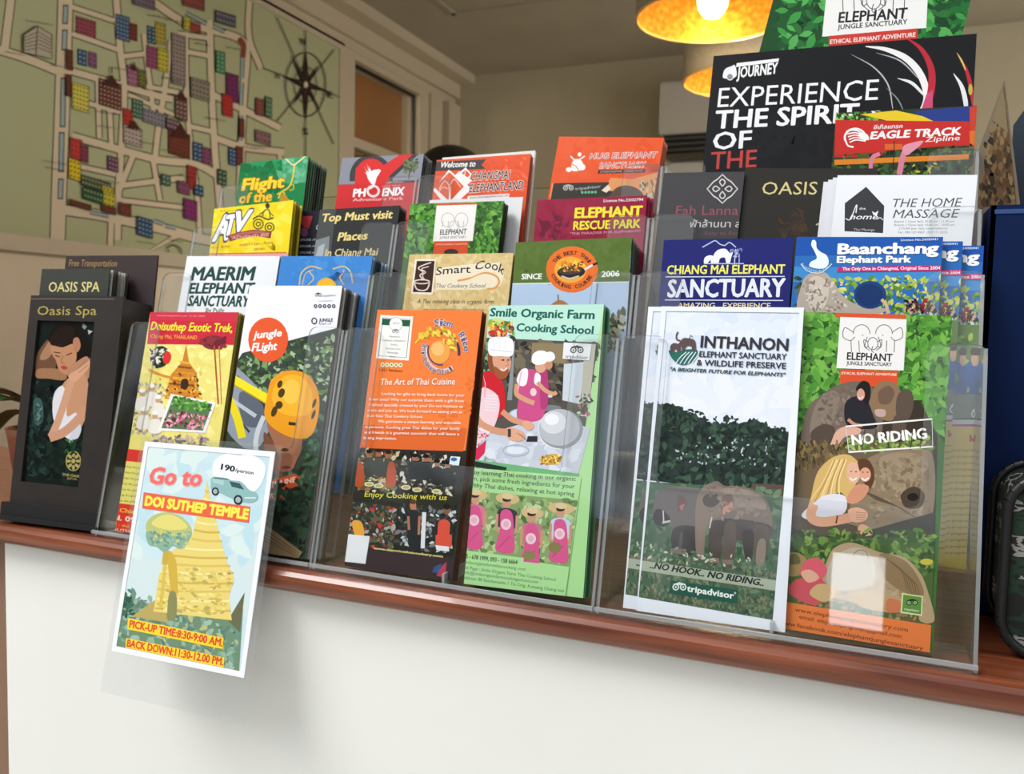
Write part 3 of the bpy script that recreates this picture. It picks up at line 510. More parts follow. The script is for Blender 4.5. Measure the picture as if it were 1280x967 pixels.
def a_cel(A):
    A.full('#e2552c'); A.speck([(600, 200), (660, 195), (655, 250), (600, 250)], ['#e65c33', '#dd4f28', '#ea7048'], 60, 2, 6)
    A.poly([(545, 202), (608, 199), (602, 206), (607, 211), (543, 214)], '#46403f'); A.text('Welcome to', 551, 209.5, 594, 208, 7, '#f2eeee', .03, .2)
    A.poly([(535, 238), (561, 212), (590, 236), (561, 262)], '#f0ecec'); A.poly([(574, 216), (582, 209), (590, 218), (582, 230)], '#f0ecec'); A.poly([(543, 234), (562, 215), (580, 233), (562, 252)], '#dc5a34'); A.poly([(575, 218.5), (582, 212), (588, 218.5), (581, 225)], '#dc5a34'); A.poly([(574, 214), (590, 226), (578, 236), (562, 226)], '#f0ecec', .1); A.poly([(543, 234), (562, 215), (580, 233), (562, 252)], '#dc5a34', .1)
    A.line([(562, 252), (562, 232)], 2.4, '#f4e4dc'); A.curve([(549, 236), (556, 226), (562, 231), (568, 224), (576, 234)], 1.2, '#f0c8b8'); A.curve([(548, 240), (554, 234), (560, 236)], 1, '#f0c8b8'); A.line([(582, 212), (580, 225)], .8, '#f0ecec')
    A.text('CHIANGMAI', 588, 225.6, 637, 223, 10, '#3a3233', .02, .1, '#f2e8e4', .08); A.text('ELEPHANTLAND', 586.5, 240.6, 654, 236, 10, '#3a3233', .02, .1, '#f2e8e4', .08); A.poly([(585, 245), (637, 242), (636, 247), (584, 250)], '#f0ecec'); A.text('WWW.CHIANGMAIELEPHANTLAND.COM', 587, 248.5, 635, 245.8, 2.4, '#3a3233', .02)
def leaves(A, P, n, a=4, b=9): A.speck(P, ['#2c4a20', '#24401c', '#38602a'], int(n*.5), a*1.2, b*1.3, .45, True); A.speck(P, ['#3a6f28', '#528f36', '#66a540', '#447e30', '#2c5a22', '#7ab04c'], n, a, b, .45, True); A.speck(P, ['#5c9c3a', '#76b24a', '#4e8c32'], int(n*.45), a, b*1.1, .45, True)
def a_ejssmall(A):
    A.full('#3d6a2c'); leaves(A, [(500, 250), (634, 248), (625, 318), (498, 320)], 330, 2.5, 6)
    A.rect(546, 254, 597, 257, '#d4582c', -.01); A.poly([(546, 257), (596, 255.5), (591, 301), (541, 302)], '#eeeae8'); A.ring(560, 275, 8, 9, .7, '#a8a4a4'); A.ring(577, 275, 8, 9, .7, '#a8a4a4'); A.ring(568, 282, 6, 6, .7, '#a8a4a4')
    for x in (554, 561, 573, 580): A.line([(x, 276), (x-1, 284)], .7, '#a8a4a4')
    A.text('ELEPHANT', 550, 293.5, 583, 292.5, 6.5, '#3a3638', .02); A.text('JUNGLE SANCTUARY', 549.5, 298.5, 582.5, 297.5, 3, '#4a4648'); A.poly([(543, 301.5), (586, 301), (584, 320), (541, 320)], '#d2502c'); A.text('ETHICAL ELEPHANT ADVENTURE', 545, 306.5, 584, 305.8, 1.9, '#f4c8b4'); A.ell(564, 315, 9, 4, '#3c2c24')
def a_smart(A):
    A.full('#d8bf86'); A.speck([(512, 316), (644, 316), (634, 390), (500, 390)], ['#dcc490', '#cfb478', '#e2cc9c', '#d4ba7e'], 260, 3, 8)
    def rr_(x0, y0, x1, y1, c): A.blob([(x0+3, y0), (x1+1, y0), (x1+2, y0+3), (x1-2, y1-3), (x1-5, y1), (x0-2, y1), (x0-4, y1-3), (x0, y0+3)], c)
    A.poly([(519, 324), (545, 324), (541, 368), (514, 367)], '#f0e6d8'); A.poly([(521, 326), (543.5, 326), (539.5, 365.5), (516, 365)], '#3c231f')
    A.poly([(545, 335), (590, 330), (625, 328), (630, 345), (625, 358), (600, 362), (545, 362)], '#ecdfc4')
    w_ = '#e0d0c4'; A.ring(527.5, 352, 9.5, 2.5, 1.4, w_); A.curve([(518, 354), (521, 361), (528, 363), (534, 361), (537, 354)], 1.6, w_); A.curve([(529, 350), (525, 344), (529, 340), (523, 335), (530, 331), (539, 328)], 1.5, w_); A.curve([(531, 350), (528, 344), (532, 340), (527, 336), (536, 333)], 1.2, w_)
    k = '#332f44'; A.text('Smart', 545, 344, 588, 341, 9.5, k, .01, 0, arc=1); A.text('Cook', 593, 338, 629, 344, 10.5, k, .01, 0, arc=5)
    A.curve([(572, 351), (590, 347), (606, 341), (620, 345), (624, 353), (618, 360), (609, 361)], 2.6, '#dc9c58'); A.curve([(588, 349), (604, 343), (616, 346), (620, 352)], 1, '#f4e8d0'); A.text('Thai Cookery School', 545, 359.5, 607, 359.5, 5, '#54506a', 0, .25)
    A.text('A Thai cooking class in organic farm', 521, 379, 617, 379.5, 5.2, '#3c3024', 0, .3); A.text('www.smartcookthailand.com and market tour', 529, 388, 606, 388.5, 3, '#7a5c3c')
def a_best(A):
    A.full('#b2c6e2'); A.poly([(640, 295), (800, 290), (786, 352.5), (630, 354.5)], '#587030'); A.speck([(650, 306), (788, 300), (784, 350), (640, 352)], ['#5c7434', '#546c2c', '#5a7232'], 90, 5, 12); A.line([(636, 354.8), (790, 352.2)], 1.5, '#dfe4e0')
    A.text('SINCE', 652, 349, 676.7, 348.5, 6.6, '#f0f0ea', .04); A.text('2006', 752, 346, 774, 345, 6.8, '#f0f0ea', .04)
    A.ell(715, 336.7, 32.5, 29, '#e8702c'); A.ell(713, 337, 20, 16.5, '#f0a83c'); A.speck([(700, 326), (728, 326), (730, 340), (700, 342)], ['#f4c83c', '#f8dc5c', '#e8902c'], 40, 2, 5); A.speck([(702, 328), (728, 326), (726, 338), (704, 338)], ['#c8782c', '#f0d048', '#8a4a1c', '#4a2c18'], 30, 1.5, 3)
    A.ell(714, 340, 17.5, 8, '#2c2422', -.05); A.ell(713, 338, 15, 5, '#4a3c30', -.05); A.speck([(702, 332), (724, 331), (726, 338), (702, 340)], ['#c8782c', '#f0d048', '#8a4a1c', '#d86c2c'], 26, 1.2, 2.6); A.curve([(702, 345), (712, 348), (724, 345)], 2, '#c8c4bc'); A.line([(731, 337), (741, 331)], 3, '#e8dcd4'); A.line([(741, 331), (747, 328.6)], 2.6, '#2c2422')
    A.ctext('THE BEST THAI', 715, 336.7, 22.5, 18.5, 205, 335, 4.6, '#3a2c24', .03); A.ctext('COOKING COURSE', 715, 336.7, 27, 24, 165, 20, 4.4, '#3a2c24', .03, flip=True)
    A.blob([(688, 384), (694, 377), (700, 375), (706, 377), (712, 384)], '#a8744c'); A.line([(698, 376), (697.5, 368)], 1.2, '#7a5438'); A.line([(747, 354), (744, 382)], .8, '#5c6068'); A.speck([(752, 392), (782, 388), (776, 440), (750, 440)], ['#3c5438', '#a8a088', '#585c48', '#d8cca8'], 70, 3, 7)
def a_siam(A):
    A.full('#2e2a26'); A.poly([(466, 380), (610, 380), (582, 563), (440, 559)], '#ee7c3a'); A.poly([(446, 530), (584, 535), (579, 564), (442, 559)], '#d9652c')
    for cx, cy, s_ in ((590, 480, 9), (560, 520, 12), (480, 540, 10), (585, 510, 8)):
        for i in range(6): a = i*math.pi/3; A.ell(cx+s_*.6*math.cos(a), cy+s_*.7*math.sin(a), s_*.45, s_*.2, '#e2702f', a)
    A.poly([(475.6, 393.6), (516.5, 395.5), (511, 450.5), (470, 447.6)], '#f0efea'); A.line([(478.5, 397), (513, 399), (508, 447), (473.5, 444.5)], .9, '#5c6c60', True); A.poly([(478, 398), (512.6, 400), (511.6, 408), (477, 406)], '#23543c'); A.ell(495, 405, 8, 8.5, '#eceeec'); A.ring(495, 405, 8, 8.5, .7, '#b0b8b4'); A.text('2015', 491, 405, 499, 405.3, 2.6, '#7a8484'); A.owl(494.5, 414, 2, '#5c6460')
    for i, (t, a, b) in enumerate((('tripadvisor', 486, 500), ('Certificate of Excellence', 478, 507), ('Siam Rice', 489, 498), ('Thai Cookery School', 483, 502), ('WINNER', 485, 499), ('2015', 489, 496))): A.text(t, a-i*.4, 421+i*5.1, b-i*.4, 422+i*5.1, 2.2, '#54585c')
    for i in range(5): A.ell(478.5+i*5.6, 455.6+i*.15, 2.6, 2.8, '#e6e4c0'); A.ell(478.5+i*5.6, 455.6+i*.15, 1, 1.1, '#4c7a3c')
    A.text('1,251 Reviews', 474, 463.4, 503, 465, 3.2, '#4a3020')
    A.ring(553, 440, 21, 24, 3.2, '#3c3858', -95, 10); A.ring(553, 440, 20, 22, 2, '#d8ccd4', 60, 200); A.ring(551, 438, 16, 18, 1.6, '#4a4260', 80, 200); A.ell(549.5, 440, 13, 14.5, '#eda04a'); A.ell(547.5, 436, 8, 8.5, '#f4ba70')
    rg = random.Random(3)
    for i in range(60):
        t = rg.random(); x = 524+46*t; y = 421-10*math.sin(t*2.6)+rg.uniform(-1, 1)*(2+10*t)+16*t*t; A.ell(x, y, 3.3, 1.6, rg.choice(['#e8c83c', '#d8b02c', '#f0dc70', '#b88c20']), rg.uniform(.2, 1.4), 8, .3)
    A.curve([(519, 429), (526, 422), (536, 418)], 2, '#e8c83c')
    A.ctext('Siam', 553, 440, 29, 33, 255, 292, 8.5, '#5c5480', .05, out='#e8d8c8'); A.ctext('Rice', 553, 440, 27, 31, 318, 358, 8, '#5c5480', .05, out='#e8d8c8'); A.ctext('Thai Cookery School', 552, 440, 25, 27, 205, 55, 5.5, '#5c5070', .04, out='#e8d8c8', flip=True)
    A.text('The Art of Thai Cuisine', 476, 481, 569, 480.5, 7.6, '#f6ece4', .01, .1)
    T_ = ['Looking for gifts to bring back home for your', 'loved ones? Why not surprise them with a gift from', 'Thailand specially created by you? Do not hesitate to', 'come and join us. We look forward to seeing you at', 'Siam Rice Thai Cookery School.', 'We guarantee a unique learning and enjoyable', 'experience. Cooking great Thai dishes for your family', 'and friends is a gourmet souvenir that will leave a', 'lasting impression.']
    for i, t in enumerate(T_):
        y = 493.5+i*6.9; xl = 462.5-i*.95; xr = 581-i*.95
        if i in (0, 5): xl += 15
        if i == 4: xr = 529
        if i == 8: xr = 496
        A.text(t, xl, y, xr, y+2.4*(xr-xl)/118, 3.4, '#f8ded0', .022)
    def crowd(x0, y0, x1, y1, n, cols, dark='#2c2822'):
        A.poly([(x0, y0), (x1, y0+(x1-x0)*.12), (x1-(y1-y0)*.08, y1+(x1-x0)*.12), (x0-(y1-y0)*.08, y1)], dark)
        A.speck([(x0, y0+2), (x1, y0+(x1-x0)*.12+2), (x1-6, y1+(x1-x0)*.12-1), (x0-4, y1-1)], cols, n, 1.6, 5)
    crowd(452, 559, 500, 612, 230, ['#6a7a48', '#a8784c', '#3c3a28', '#8a4434', '#c8b088', '#4c5c34', '#e0dcc8', '#2a2a22'])
    crowd(504, 563, 570, 612, 260, ['#3c342c', '#5a4a3c', '#8a7058', '#1c1a18', '#a8a8a0', '#2a3a34', '#d8d4c8'])
    for x, y in ((462, 568), (474, 567), (486, 569)): A.ell(x, y, 4, 5, '#9a6248'); A.ell(x, y-4, 4, 2.5, '#2a1c18'); A.blob([(x-5, y+6), (x+5, y+6), (x+6, y+26), (x-6, y+26)], '#3a3c30')
    for x in (450, 490): A.blob([(x-4, 580), (x+4, 580), (x+5, 606), (x-6, 606)], '#b8502c')
    for x, y in ((519, 573), (533, 574), (547, 580), (560, 582)): A.ell(x, y, 3.5, 4.5, '#9c6a50'); A.ell(x, y-4, 4, 2.5, '#1c1614'); A.blob([(x-6, y+5), (x+6, y+5), (x+7, y+24), (x-7, y+24)], '#1e201e')
    A.poly([(564, 570), (576, 571), (574, 582), (562, 580)], '#d8e0e8'); A.ell(568, 574, 4, 2.4, '#3a6aa8')
    for x, y in ((462, 605), (474, 607), (508, 609), (522, 612), (546, 614)): A.ell(x, y, 6, 3, '#e4dcb8'); A.ell(x, y, 4, 1.8, '#b8b060')
    A.poly([(430, 612), (572, 628), (568, 636), (430, 622)], '#2a2822'); A.text('Enjoy Cooking with us', 456, 620.5, 559, 625, 6.5, '#e6dc48', .01, .15)
    crowd(436, 626, 498, 682, 260, ['#3c3a34', '#7a4438', '#5a5c48', '#a8a8a4', '#c83c34', '#2c302c', '#4a6a3c'], '#33302c'); crowd(500, 628, 570, 684, 200, ['#4a4440', '#1e1e20', '#7a7c80', '#c8d0d4', '#2a3c30'], '#2c2a28')
    A.blob([(441, 652), (452, 652), (456, 668), (446, 672)], '#e8a83c'); A.ell(517, 632, 4, 6, '#c07c60'); A.ell(517, 627, 4, 3, '#5c3828'); A.blob([(511, 642), (524, 642), (526, 685), (512, 685)], '#26262c'); A.line([(511, 645), (512, 662)], 3, '#b87858'); A.line([(525, 645), (524, 668)], 3, '#b87858')
    A.line([(531, 640), (529, 685)], 5, '#e4e6ec'); A.ell(559, 637, 4.5, 6, '#8a5a44'); A.ell(559, 633, 5, 3.6, '#14100e'); A.blob([(549, 652), (563, 653), (564, 684), (546, 682)], '#dc5440'); A.line([(547, 650), (546, 668)], 3, '#26242a'); A.line([(565, 652), (564, 668)], 3, '#26242a'); A.poly([(545, 681), (562, 683), (562, 689), (546, 687)], '#e8e8ec')
    A.poly([(425, 682), (575, 699), (565, 735), (420, 718)], '#3c2c32'); A.text('www.siamricethaicookery.com', 467.8, 686, 554, 696.5, 2.8, '#e8d890', .04)
    A.poly([(434, 667), (463, 670), (457.5, 704.5), (427.5, 701)], '#e8eaee')
    A.poly([(543, 708), (553, 704), (549, 716), (541, 715)], '#34588a'); A.poly([(553, 707), (559, 702), (557, 722), (546, 719)], '#b8405c')
def a_smile(A):
    A.full('#aedf9a'); A.poly([(600, 375), (760, 380), (747, 428), (600, 422)], '#b8e2d2'); g_ = '#1c6055'
    A.text('Smile Organic Farm', 612.6, 395, 742.5, 398.5, 10, g_, .04); A.text('Cooking School', 645.5, 413.5, 741, 417.5, 9.5, g_, .04)
    for c, x, y, a, b in (('#8fae54', 616, 405, 8, 6), ('#c8d880', 624, 402, 9, 4), ('#d88c34', 620, 411, 7, 5), ('#c43034', 617, 417, 7, 4.5), ('#b82c38', 627, 416, 7, 5), ('#5c8c44', 632, 406, 6, 5), ('#5a3a44', 638, 411, 5, 5), ('#e0c850', 614, 409, 4, 3), ('#d03c3c', 622, 414, 4, 3)): A.ell(x, y, a, b, c, .2)
    A.speck([(608, 402), (640, 402), (642, 420), (612, 421)], ['#d83c34', '#8cb04c', '#e8a03c', '#5c8c3c', '#f0d878', '#a02838', '#4c6c34'], 60, 1.5, 3.4)
    PH = [(604, 422), (748, 428), (722, 596), (575, 580)]; A.poly(PH, '#54504a')
    A.speck([(604, 424), (746, 430), (735, 500), (590, 495)], ['#4a443c', '#5c5448', '#3c3a34', '#746a58', '#2c2a28'], 200, 4, 10); A.poly([(665, 428), (710, 430), (708, 455), (664, 450)], '#8c7c5c'); A.poly([(642, 426), (644, 426), (640, 500), (634, 500)], '#8a9094'); A.poly([(705, 455), (731, 452), (725, 505), (703, 500)], '#c8d2dc'); A.poly([(731, 430), (745, 430), (736, 510), (726, 505)], '#b8b4a4'); A.speck([(722, 495), (740, 490), (735, 520), (722, 520)], ['#7a9a60', '#a86a78', '#c8d0c0', '#3c4a38'], 40, 2, 4)
    A.speck([(603, 430), (616, 430), (612, 465), (598, 470)], ['#2a3a30', '#7ab088', '#b8e0c8', '#3c4840'], 40, 2, 5)
    # table and pan
    A.poly([(575, 560), (600, 545), (650, 530), (690, 520), (738, 535), (722, 596), (575, 582)], '#c4c9d6'); A.speck([(590, 552), (730, 540), (715, 592), (580, 580)], ['#ccd2de', '#bcc2d0', '#d8dce6'], 60, 6, 14)
    A.ell(654, 518, 18, 8, '#aebccc'); A.ell(652, 517, 13, 5, '#c8d8e8'); A.ell(688, 510, 14, 4, '#7a7c80'); A.ell(701, 536, 28, 25, '#8f949c'); A.ell(699, 534, 26, 23, '#b4b8c0'); A.ell(692, 528, 16, 14, '#d0d3da'); A.ell(690, 524, 9, 7, '#e8eaf0'); A.ring(701, 536, 28, 25, 1.4, '#d8dce2', 90, 220)
    A.speck([(722, 500), (736, 500), (732, 518), (718, 514)], ['#6a2c34', '#3c4a34'], 12, 2, 4)
    A.poly([(660, 545), (672, 545), (672, 552), (658, 552)], '#2c2c30'); A.ring(645, 563, 16, 7, 1.6, '#a8b0c0'); A.ell(645, 563, 12, 4.6, '#d8dee8'); A.blob([(676, 574), (686, 568), (698, 568), (702, 574), (696, 580), (680, 580)], '#c89a3c'); A.speck([(676, 568), (702, 568), (700, 580), (676, 580)], ['#e8c04c', '#b8782c', '#f0dc88', '#8a5a2c'], 50, 1, 2.6)
    # two women in the middle
    A.blob([(650, 472), (658, 462), (672, 464), (682, 480), (684, 500), (676, 524), (648, 524), (648, 500)], '#c84f86'); A.blob([(676, 466), (684, 464), (686, 490), (684, 508), (676, 508)], '#b03c74'); A.blob([(646, 474), (652, 462), (660, 462), (658, 480), (650, 482)], '#eceaf0'); A.blob([(670, 466), (676, 470), (674, 482), (668, 478)], '#eceaf0'); A.curve([(647, 480), (646, 492), (656, 499), (668, 504)], 6, '#d49a7c'); A.curve([(672, 478), (682, 488), (692, 492), (696, 490)], 5, '#d49a7c')
    A.ell(676, 458, 7, 8, '#d8a284'); A.ell(686, 456, 5, 6, '#c88c70'); A.blob([(665, 452), (667, 442), (676, 438), (686, 442), (683, 453), (672, 456)], '#f2f1f6'); A.blob([(683, 450), (685, 440), (692, 441), (694, 448), (688, 452)], '#eceaf0'); A.ell(667, 490, 4, 5, '#ecc8c8'); A.line([(652, 464), (648, 486)], 1.4, '#e8a8c4'); A.ell(688, 495, 3, 2, '#c8c8cc')
    # man
    A.blob([(597, 470), (608, 464), (622, 468), (630, 482), (632, 510), (624, 522), (594, 520), (592, 490)], '#c8202c'); A.blob([(600, 498), (604, 484), (622, 494), (624, 514), (614, 540), (590, 560), (576, 572), (588, 520)], '#eac8cf'); A.speck([(592, 530), (612, 535), (606, 560), (584, 570)], ['#d83c64', '#f4e4ea', '#e88ca4'], 70, 1.2, 2.6); A.poly([(590, 560), (608, 550), (606, 566), (580, 578)], '#d02c54')
    for i in range(6): A.line([(607-i*.3, 494+i*3.6), (623-i*.4, 495+i*3.6)], 1.3, '#e8e0e8')
    A.line([(601, 468), (607, 480), (606, 496)], 1.4, '#e8a0b0'); A.line([(596, 516), (596, 535), (612, 540)], 3, '#e8e0e4')
    A.curve([(593, 512), (600, 528), (620, 538), (640, 540)], 8, '#cf9476'); A.curve([(628, 514), (640, 524), (652, 528), (662, 532)], 7, '#cf9476'); A.blob([(636, 535), (646, 536), (656, 542), (654, 550), (642, 551), (634, 546)], '#dba588'); A.blob([(654, 526), (664, 527), (668, 533), (662, 538), (655, 534)], '#dba588')
    for i in range(3): A.line([(646+i*3, 541+i*2), (655+i*1.5, 545+i*2.4)], .8, '#b07858')
    A.rect(635, 536, 639, 546, '#4a3a34')
    A.blob([(611, 446), (616, 438), (632, 440), (639, 450), (637, 464), (629, 472), (620, 468), (613, 458)], '#d89c80'); A.blob([(610, 440), (616, 438), (616, 452), (620, 466), (612, 462)], '#8c4c2c'); A.blob([(619, 458), (628, 464), (636, 461), (634, 471), (626, 474), (619, 468)], '#9c5434'); A.curve([(626, 461), (630, 463), (634, 460)], 1.6, '#f0e4dc'); A.ell(629, 450, 2, 1, '#4a2c20'); A.ell(636, 450, 1.6, .9, '#4a2c20'); A.curve([(633, 450), (636, 456), (632, 457)], .9, '#b0705a')
    A.blob([(612, 424), (626, 421), (641, 425), (641, 444), (626, 445), (612, 443)], '#f0f0f6'); A.line([(613, 437), (640, 440)], .9, '#c8c8d4')
    for x in (618, 625, 632): A.line([(x, 425), (x, 437)], .7, '#d8d8e2')
    A.poly([(705, 428), (740, 430), (737, 450.5), (703.5, 448.5)], '#e4e6ea'); A.owl(721.5, 437.5, 4, '#34363a', '#e4e6ea'); A.text('tripadvisor', 707, 447.4, 735, 449, 4.2, '#5c6064', .01)
    # green lower panel (folded up leaf)
    A.poly([(590, 574), (724, 592), (722, 598), (586, 582)], '#6cae78'); A.poly([(592, 576), (634, 584), (632, 590), (590, 583)], '#22302a')
    A.poly([(582, 584), (727, 596), (706, 760), (555, 740)], '#aedf9a'); k = '#3c5044'
    A.text('Enjoy learning Thai cooking in our organic', 583.5, 592, 720, 601, 5.2, k, .012); A.text('farm, pick some fresh ingredients for your', 582.5, 599.5, 718.6, 610.5, 5.2, k, .012); A.text('healthy Thai dishes, relaxing at hot spring', 581, 607.5, 718, 620, 5.2, k, .012)
    A.poly([(577.5, 612.6), (722, 625), (711.7, 708.5), (568.4, 687)], '#8aa46c'); A.speck([(577.5, 613), (721, 626), (711, 706), (569, 686)], ['#9cb878', '#6f8c58', '#b8cc98', '#54703f', '#c8d8a8'], 260, 3, 7)
    for x, y, hw, top, hd in ((594, 617, 15, '#e07a94', 1), (634, 622, 15, '#3c3a48', 1), (665, 640, 14, '#c8788c', 0), (701, 634, 17, '#c4d4ec', 1)):
        A.ell(x+1, y+1, hw, 7, '#d6bc8a', .1); A.ell(x, y+6, 5.5, 7, '#cf9c80'); A.ell(x, y+2, 5.5, 3, '#3c2820'); A.ell(x+1, y-2, 7, 4, '#e2caa0', .1)
        A.blob([(x-12, y+18), (x-5, y+13), (x+6, y+14), (x+13, y+20), (x+10, y+38), (x-11, y+36)], top); A.line([(x-12, y+20), (x-13, y+40), (x-2, y+46)], 3.5, '#d0987c'); A.line([(x+13, y+22), (x+12, y+42), (x+3, y+47)], 3.5, '#d0987c')
        A.blob([(x-7, y+17), (x+6, y+18), (x+9, y+45), (x+8, y+68), (x-14, y+65), (x-9, y+42)], '#da5a92'); A.ell(x-1, y+33, 6.5, 7, '#f0d0dc'); A.ell(x-1, y+33, 3.5, 4, '#e8b4c4'); A.line([(x-10, y+62), (x+4, y+48)], 1, '#b83c74')
        if x > 690: A.ell(x-7, y+50, 8, 7, '#8c7c50')
        if x in (665,): A.ell(x-3, y+54, 8, 6, '#8c8454')
    A.poly([(568.4, 686), (655, 697), (655, 704), (566, 694)], '#aedf9a'); A.poly([(566, 692), (712, 708), (706, 760), (555, 740)], '#aedf9a')
    A.text('Tel. 095 - 678 1999, 093 - 158 6664', 568, 695.5, 647, 705, 5, '#2c4034', .03); kk = '#5c8064'
    A.text('www.smileorganicfarmthaicooking.com', 567, 702, 657, 713, 3.6, kk, .01); A.text('Facebook Page : Smile Organic Farm Thai Cooking School', 566, 708.5, 695, 726, 3.8, kk, .01); A.text('Email : info@smileorganicfarmcookingschool.com', 565, 714.5, 673, 729, 3.8, kk, .01); A.text('Office Address: 88 Ratchamanka 1 Tia Orig, A.muang Chiang mai', 564.5, 721, 705, 740, 3.8, kk, .01)
def a_inth(A):
    A.full('#e9edf6'); A.poly([(833, 389), (999, 391), (965, 774.6), (796, 745)], '#dfe6f4')
    A.speck([(833, 390), (998, 392), (990, 470), (826, 465)], ['#d6e0f2', '#dde6f5', '#e4eaf6'], 90, 8, 20); A.speck([(825, 470), (985, 475), (978, 540), (818, 500)], ['#e8ebf5', '#e2e7f3'], 60, 10, 22)
    tr = [(819.6, 507), (828, 505), (840, 507), (853.7, 512), (862, 517), (872, 523), (885.6, 529), (898, 531), (910.6, 529.5), (922, 531), (933, 528), (946, 528), (958, 531.5), (968, 537), (976, 539), (987, 543), (981, 622), (812, 600)]
    A.poly(tr, '#27352f'); A.speck(tr[:16]+[(984, 560), (818, 530)], ['#22302a', '#2e4038', '#1c2a24', '#34483c'], 260, 3, 8, leaf=True); A.speck([(820, 510), (984, 545), (980, 615), (812, 600)], ['#1d2924', '#2c3c34', '#38503f', '#1a2420', '#405a48'], 420, 2.5, 7, leaf=True)
    A.speck([(850, 545), (980, 548), (975, 585), (830, 580)], ['#9aa8a8', '#b8c4c8', '#7c8c88'], 70, 1, 2.6); A.speck([(819, 502), (985, 536), (985, 546), (819, 514)], ['#27352f', '#2e4038'], 90, 1.5, 4, leaf=True)
    GR = [(812, 602), (982, 612), (966, 775), (796, 746)]; A.poly(GR, '#4c6450'); A.poly([(940, 604), (982, 606), (980, 620), (938, 615)], '#5c4a44')
    A.speck(GR, ['#4a6a50', '#5c7c5c', '#3c5644', '#6a8468', '#54604c'], 520, 3, 8); A.speck([(800, 690), (972, 715), (965, 774), (797, 745)], ['#5a6a50', '#6c7458', '#48604a', '#7c7a60', '#3c5040', '#848870'], 520, 1.5, 4, ang=1.4)
    # far elephant
    A.blob([(816, 640), (820, 618), (832, 610), (852, 608), (872, 612), (878, 640), (872, 680), (862, 692), (843, 688), (840, 660), (836, 652), (828, 656), (820, 650)], '#6b6462'); A.blob([(816, 645), (822, 636), (834, 642), (838, 652), (830, 658), (820, 655)], '#3c3838'); A.blob([(848, 618), (860, 628), (848, 640)], '#6a5652'); A.poly([(849, 632), (857, 629), (852, 639)], '#a8746c'); A.line([(829, 638), (830, 654)], 1.4, '#d8d4cc'); A.line([(828, 653), (838, 651)], 2.6, '#c8c4bc'); A.blob([(842, 660), (872, 660), (868, 692), (842, 690)], '#403a3a'); A.line([(852, 665), (850, 688)], 4, '#5a504e'); A.rect(838, 685, 858, 692, '#7a6c64', .05)
    # near elephant
    A.blob([(880, 616), (886, 606), (896, 601), (906, 607), (918, 607), (936, 610), (952, 618), (962, 634), (966, 652), (962, 672), (950, 678), (925, 676), (905, 672), (884, 660), (874, 640)], '#7a6c64')
    A.blob([(900, 612), (930, 611), (950, 620), (958, 636), (940, 634), (915, 632)], '#94857a'); A.blob([(902, 648), (960, 655), (960, 672), (930, 676), (900, 668)], '#4c4340')
    A.blob([(940, 660), (962, 660), (956, 700), (944, 702)], '#5c4f4a'); A.blob([(928, 665), (942, 665), (940, 698), (932, 698)], '#3e3635'); A.blob([(948, 676), (957, 676), (955, 704), (945, 704)], '#8a7b6e')
    A.blob([(888, 655), (902, 655), (900, 700), (886, 702)], '#514643'); A.blob([(906, 656), (920, 656), (917, 704), (904, 703)], '#61544f'); A.rect(886, 697, 899, 703, '#84746a', .04); A.rect(903, 699, 917, 705, '#84746a', .04)
    A.blob([(870, 630), (876, 612), (888, 604), (902, 610), (906, 628), (898, 646), (886, 654), (882, 670), (879, 696), (871, 694), (869, 665)], '#85766c'); A.blob([(880, 620), (894, 616), (900, 626), (890, 634), (880, 630)], '#4f4643'); A.blob([(872, 650), (880, 652), (878, 694), (872, 692)], '#8a786c'); A.blob([(902, 622), (914, 618), (918, 632), (910, 642), (902, 640)], '#755a54'); A.poly([(904, 634), (916, 626), (917, 636), (909, 642), (903, 643)], '#c08a78'); A.line([(890, 646), (887, 660)], 1.4, '#d8d0c4')
    A.speck([(880, 606), (950, 612), (960, 650), (890, 650)], ['#85776b', '#776a60', '#8f8074'], 60, 2, 5); A.speck([(812, 680), (960, 700), (955, 712), (810, 700)], ['#5c7c5c', '#4c6850', '#c8ccb8', '#8a9a70'], 70, 1.5, 4)
    A.poly([(801.5, 700), (970.5, 725), (969, 738), (800, 712.5)], '#a9b3a0'); A.text('..NO HOOK.. NO RIDING..', 812.5, 709.5, 954, 732, 7.5, '#26282a', .045, .25)
    A.poly([(838.5, 725), (923, 737), (921, 754), (836, 741)], '#22564a'); A.owl(849.5, 733.5, 4.2, '#dcE8e2', '#22564a'); A.text('tripadvisor', 859, 738.5, 917, 748, 7.5, '#eef4f0', .035); A.ring(919, 741, 1, 1, .5, '#eef4f0')
    A.frame([(833, 389), (999, 391), (966, 774.6), (798.5, 746)], '#e9edf6'); k = '#36343c'; A.text('INTHANON', 876, 434, 984.5, 438.3, 14, k, .035); A.text('ELEPHANT SANCTUARY', 874.3, 446, 983, 449.6, 7, k, .025); A.text('& WILDLIFE PRESERVE', 871, 456.5, 982.3, 461, 7, k, .025); A.text('"A BRIGHTER FUTURE FOR ELEPHANTS"', 838, 463.5, 982, 470.8, 4.2, '#2c4a48', .035, .2)
    A.blob([(836, 438), (845, 440), (856, 437), (871, 437), (871, 446), (864, 453), (853, 456), (842, 450)], '#2c6a5c')
    for i in range(5): A.curve([(845+i*5, 455-abs(i-2)*.5), (851+i*5, 446), (858+i*4, 440)], 1.1, '#e2e8f4')
    e_ = '#5c4c4c'; A.blob([(850, 428), (854, 423), (862, 423), (869, 426), (870, 437), (866, 439), (864, 433), (858, 433), (856, 439), (853, 439), (852, 434), (848, 430)], e_); A.curve([(851, 426), (846, 424), (846, 418), (848, 415)], 1.8, e_); A.line([(862, 423), (863, 419), (866, 421)], 1, e_); A.blob([(838, 433), (842, 429), (848, 430), (851, 434), (850, 440), (847, 440), (845, 436), (842, 440), (839, 439)], e_)
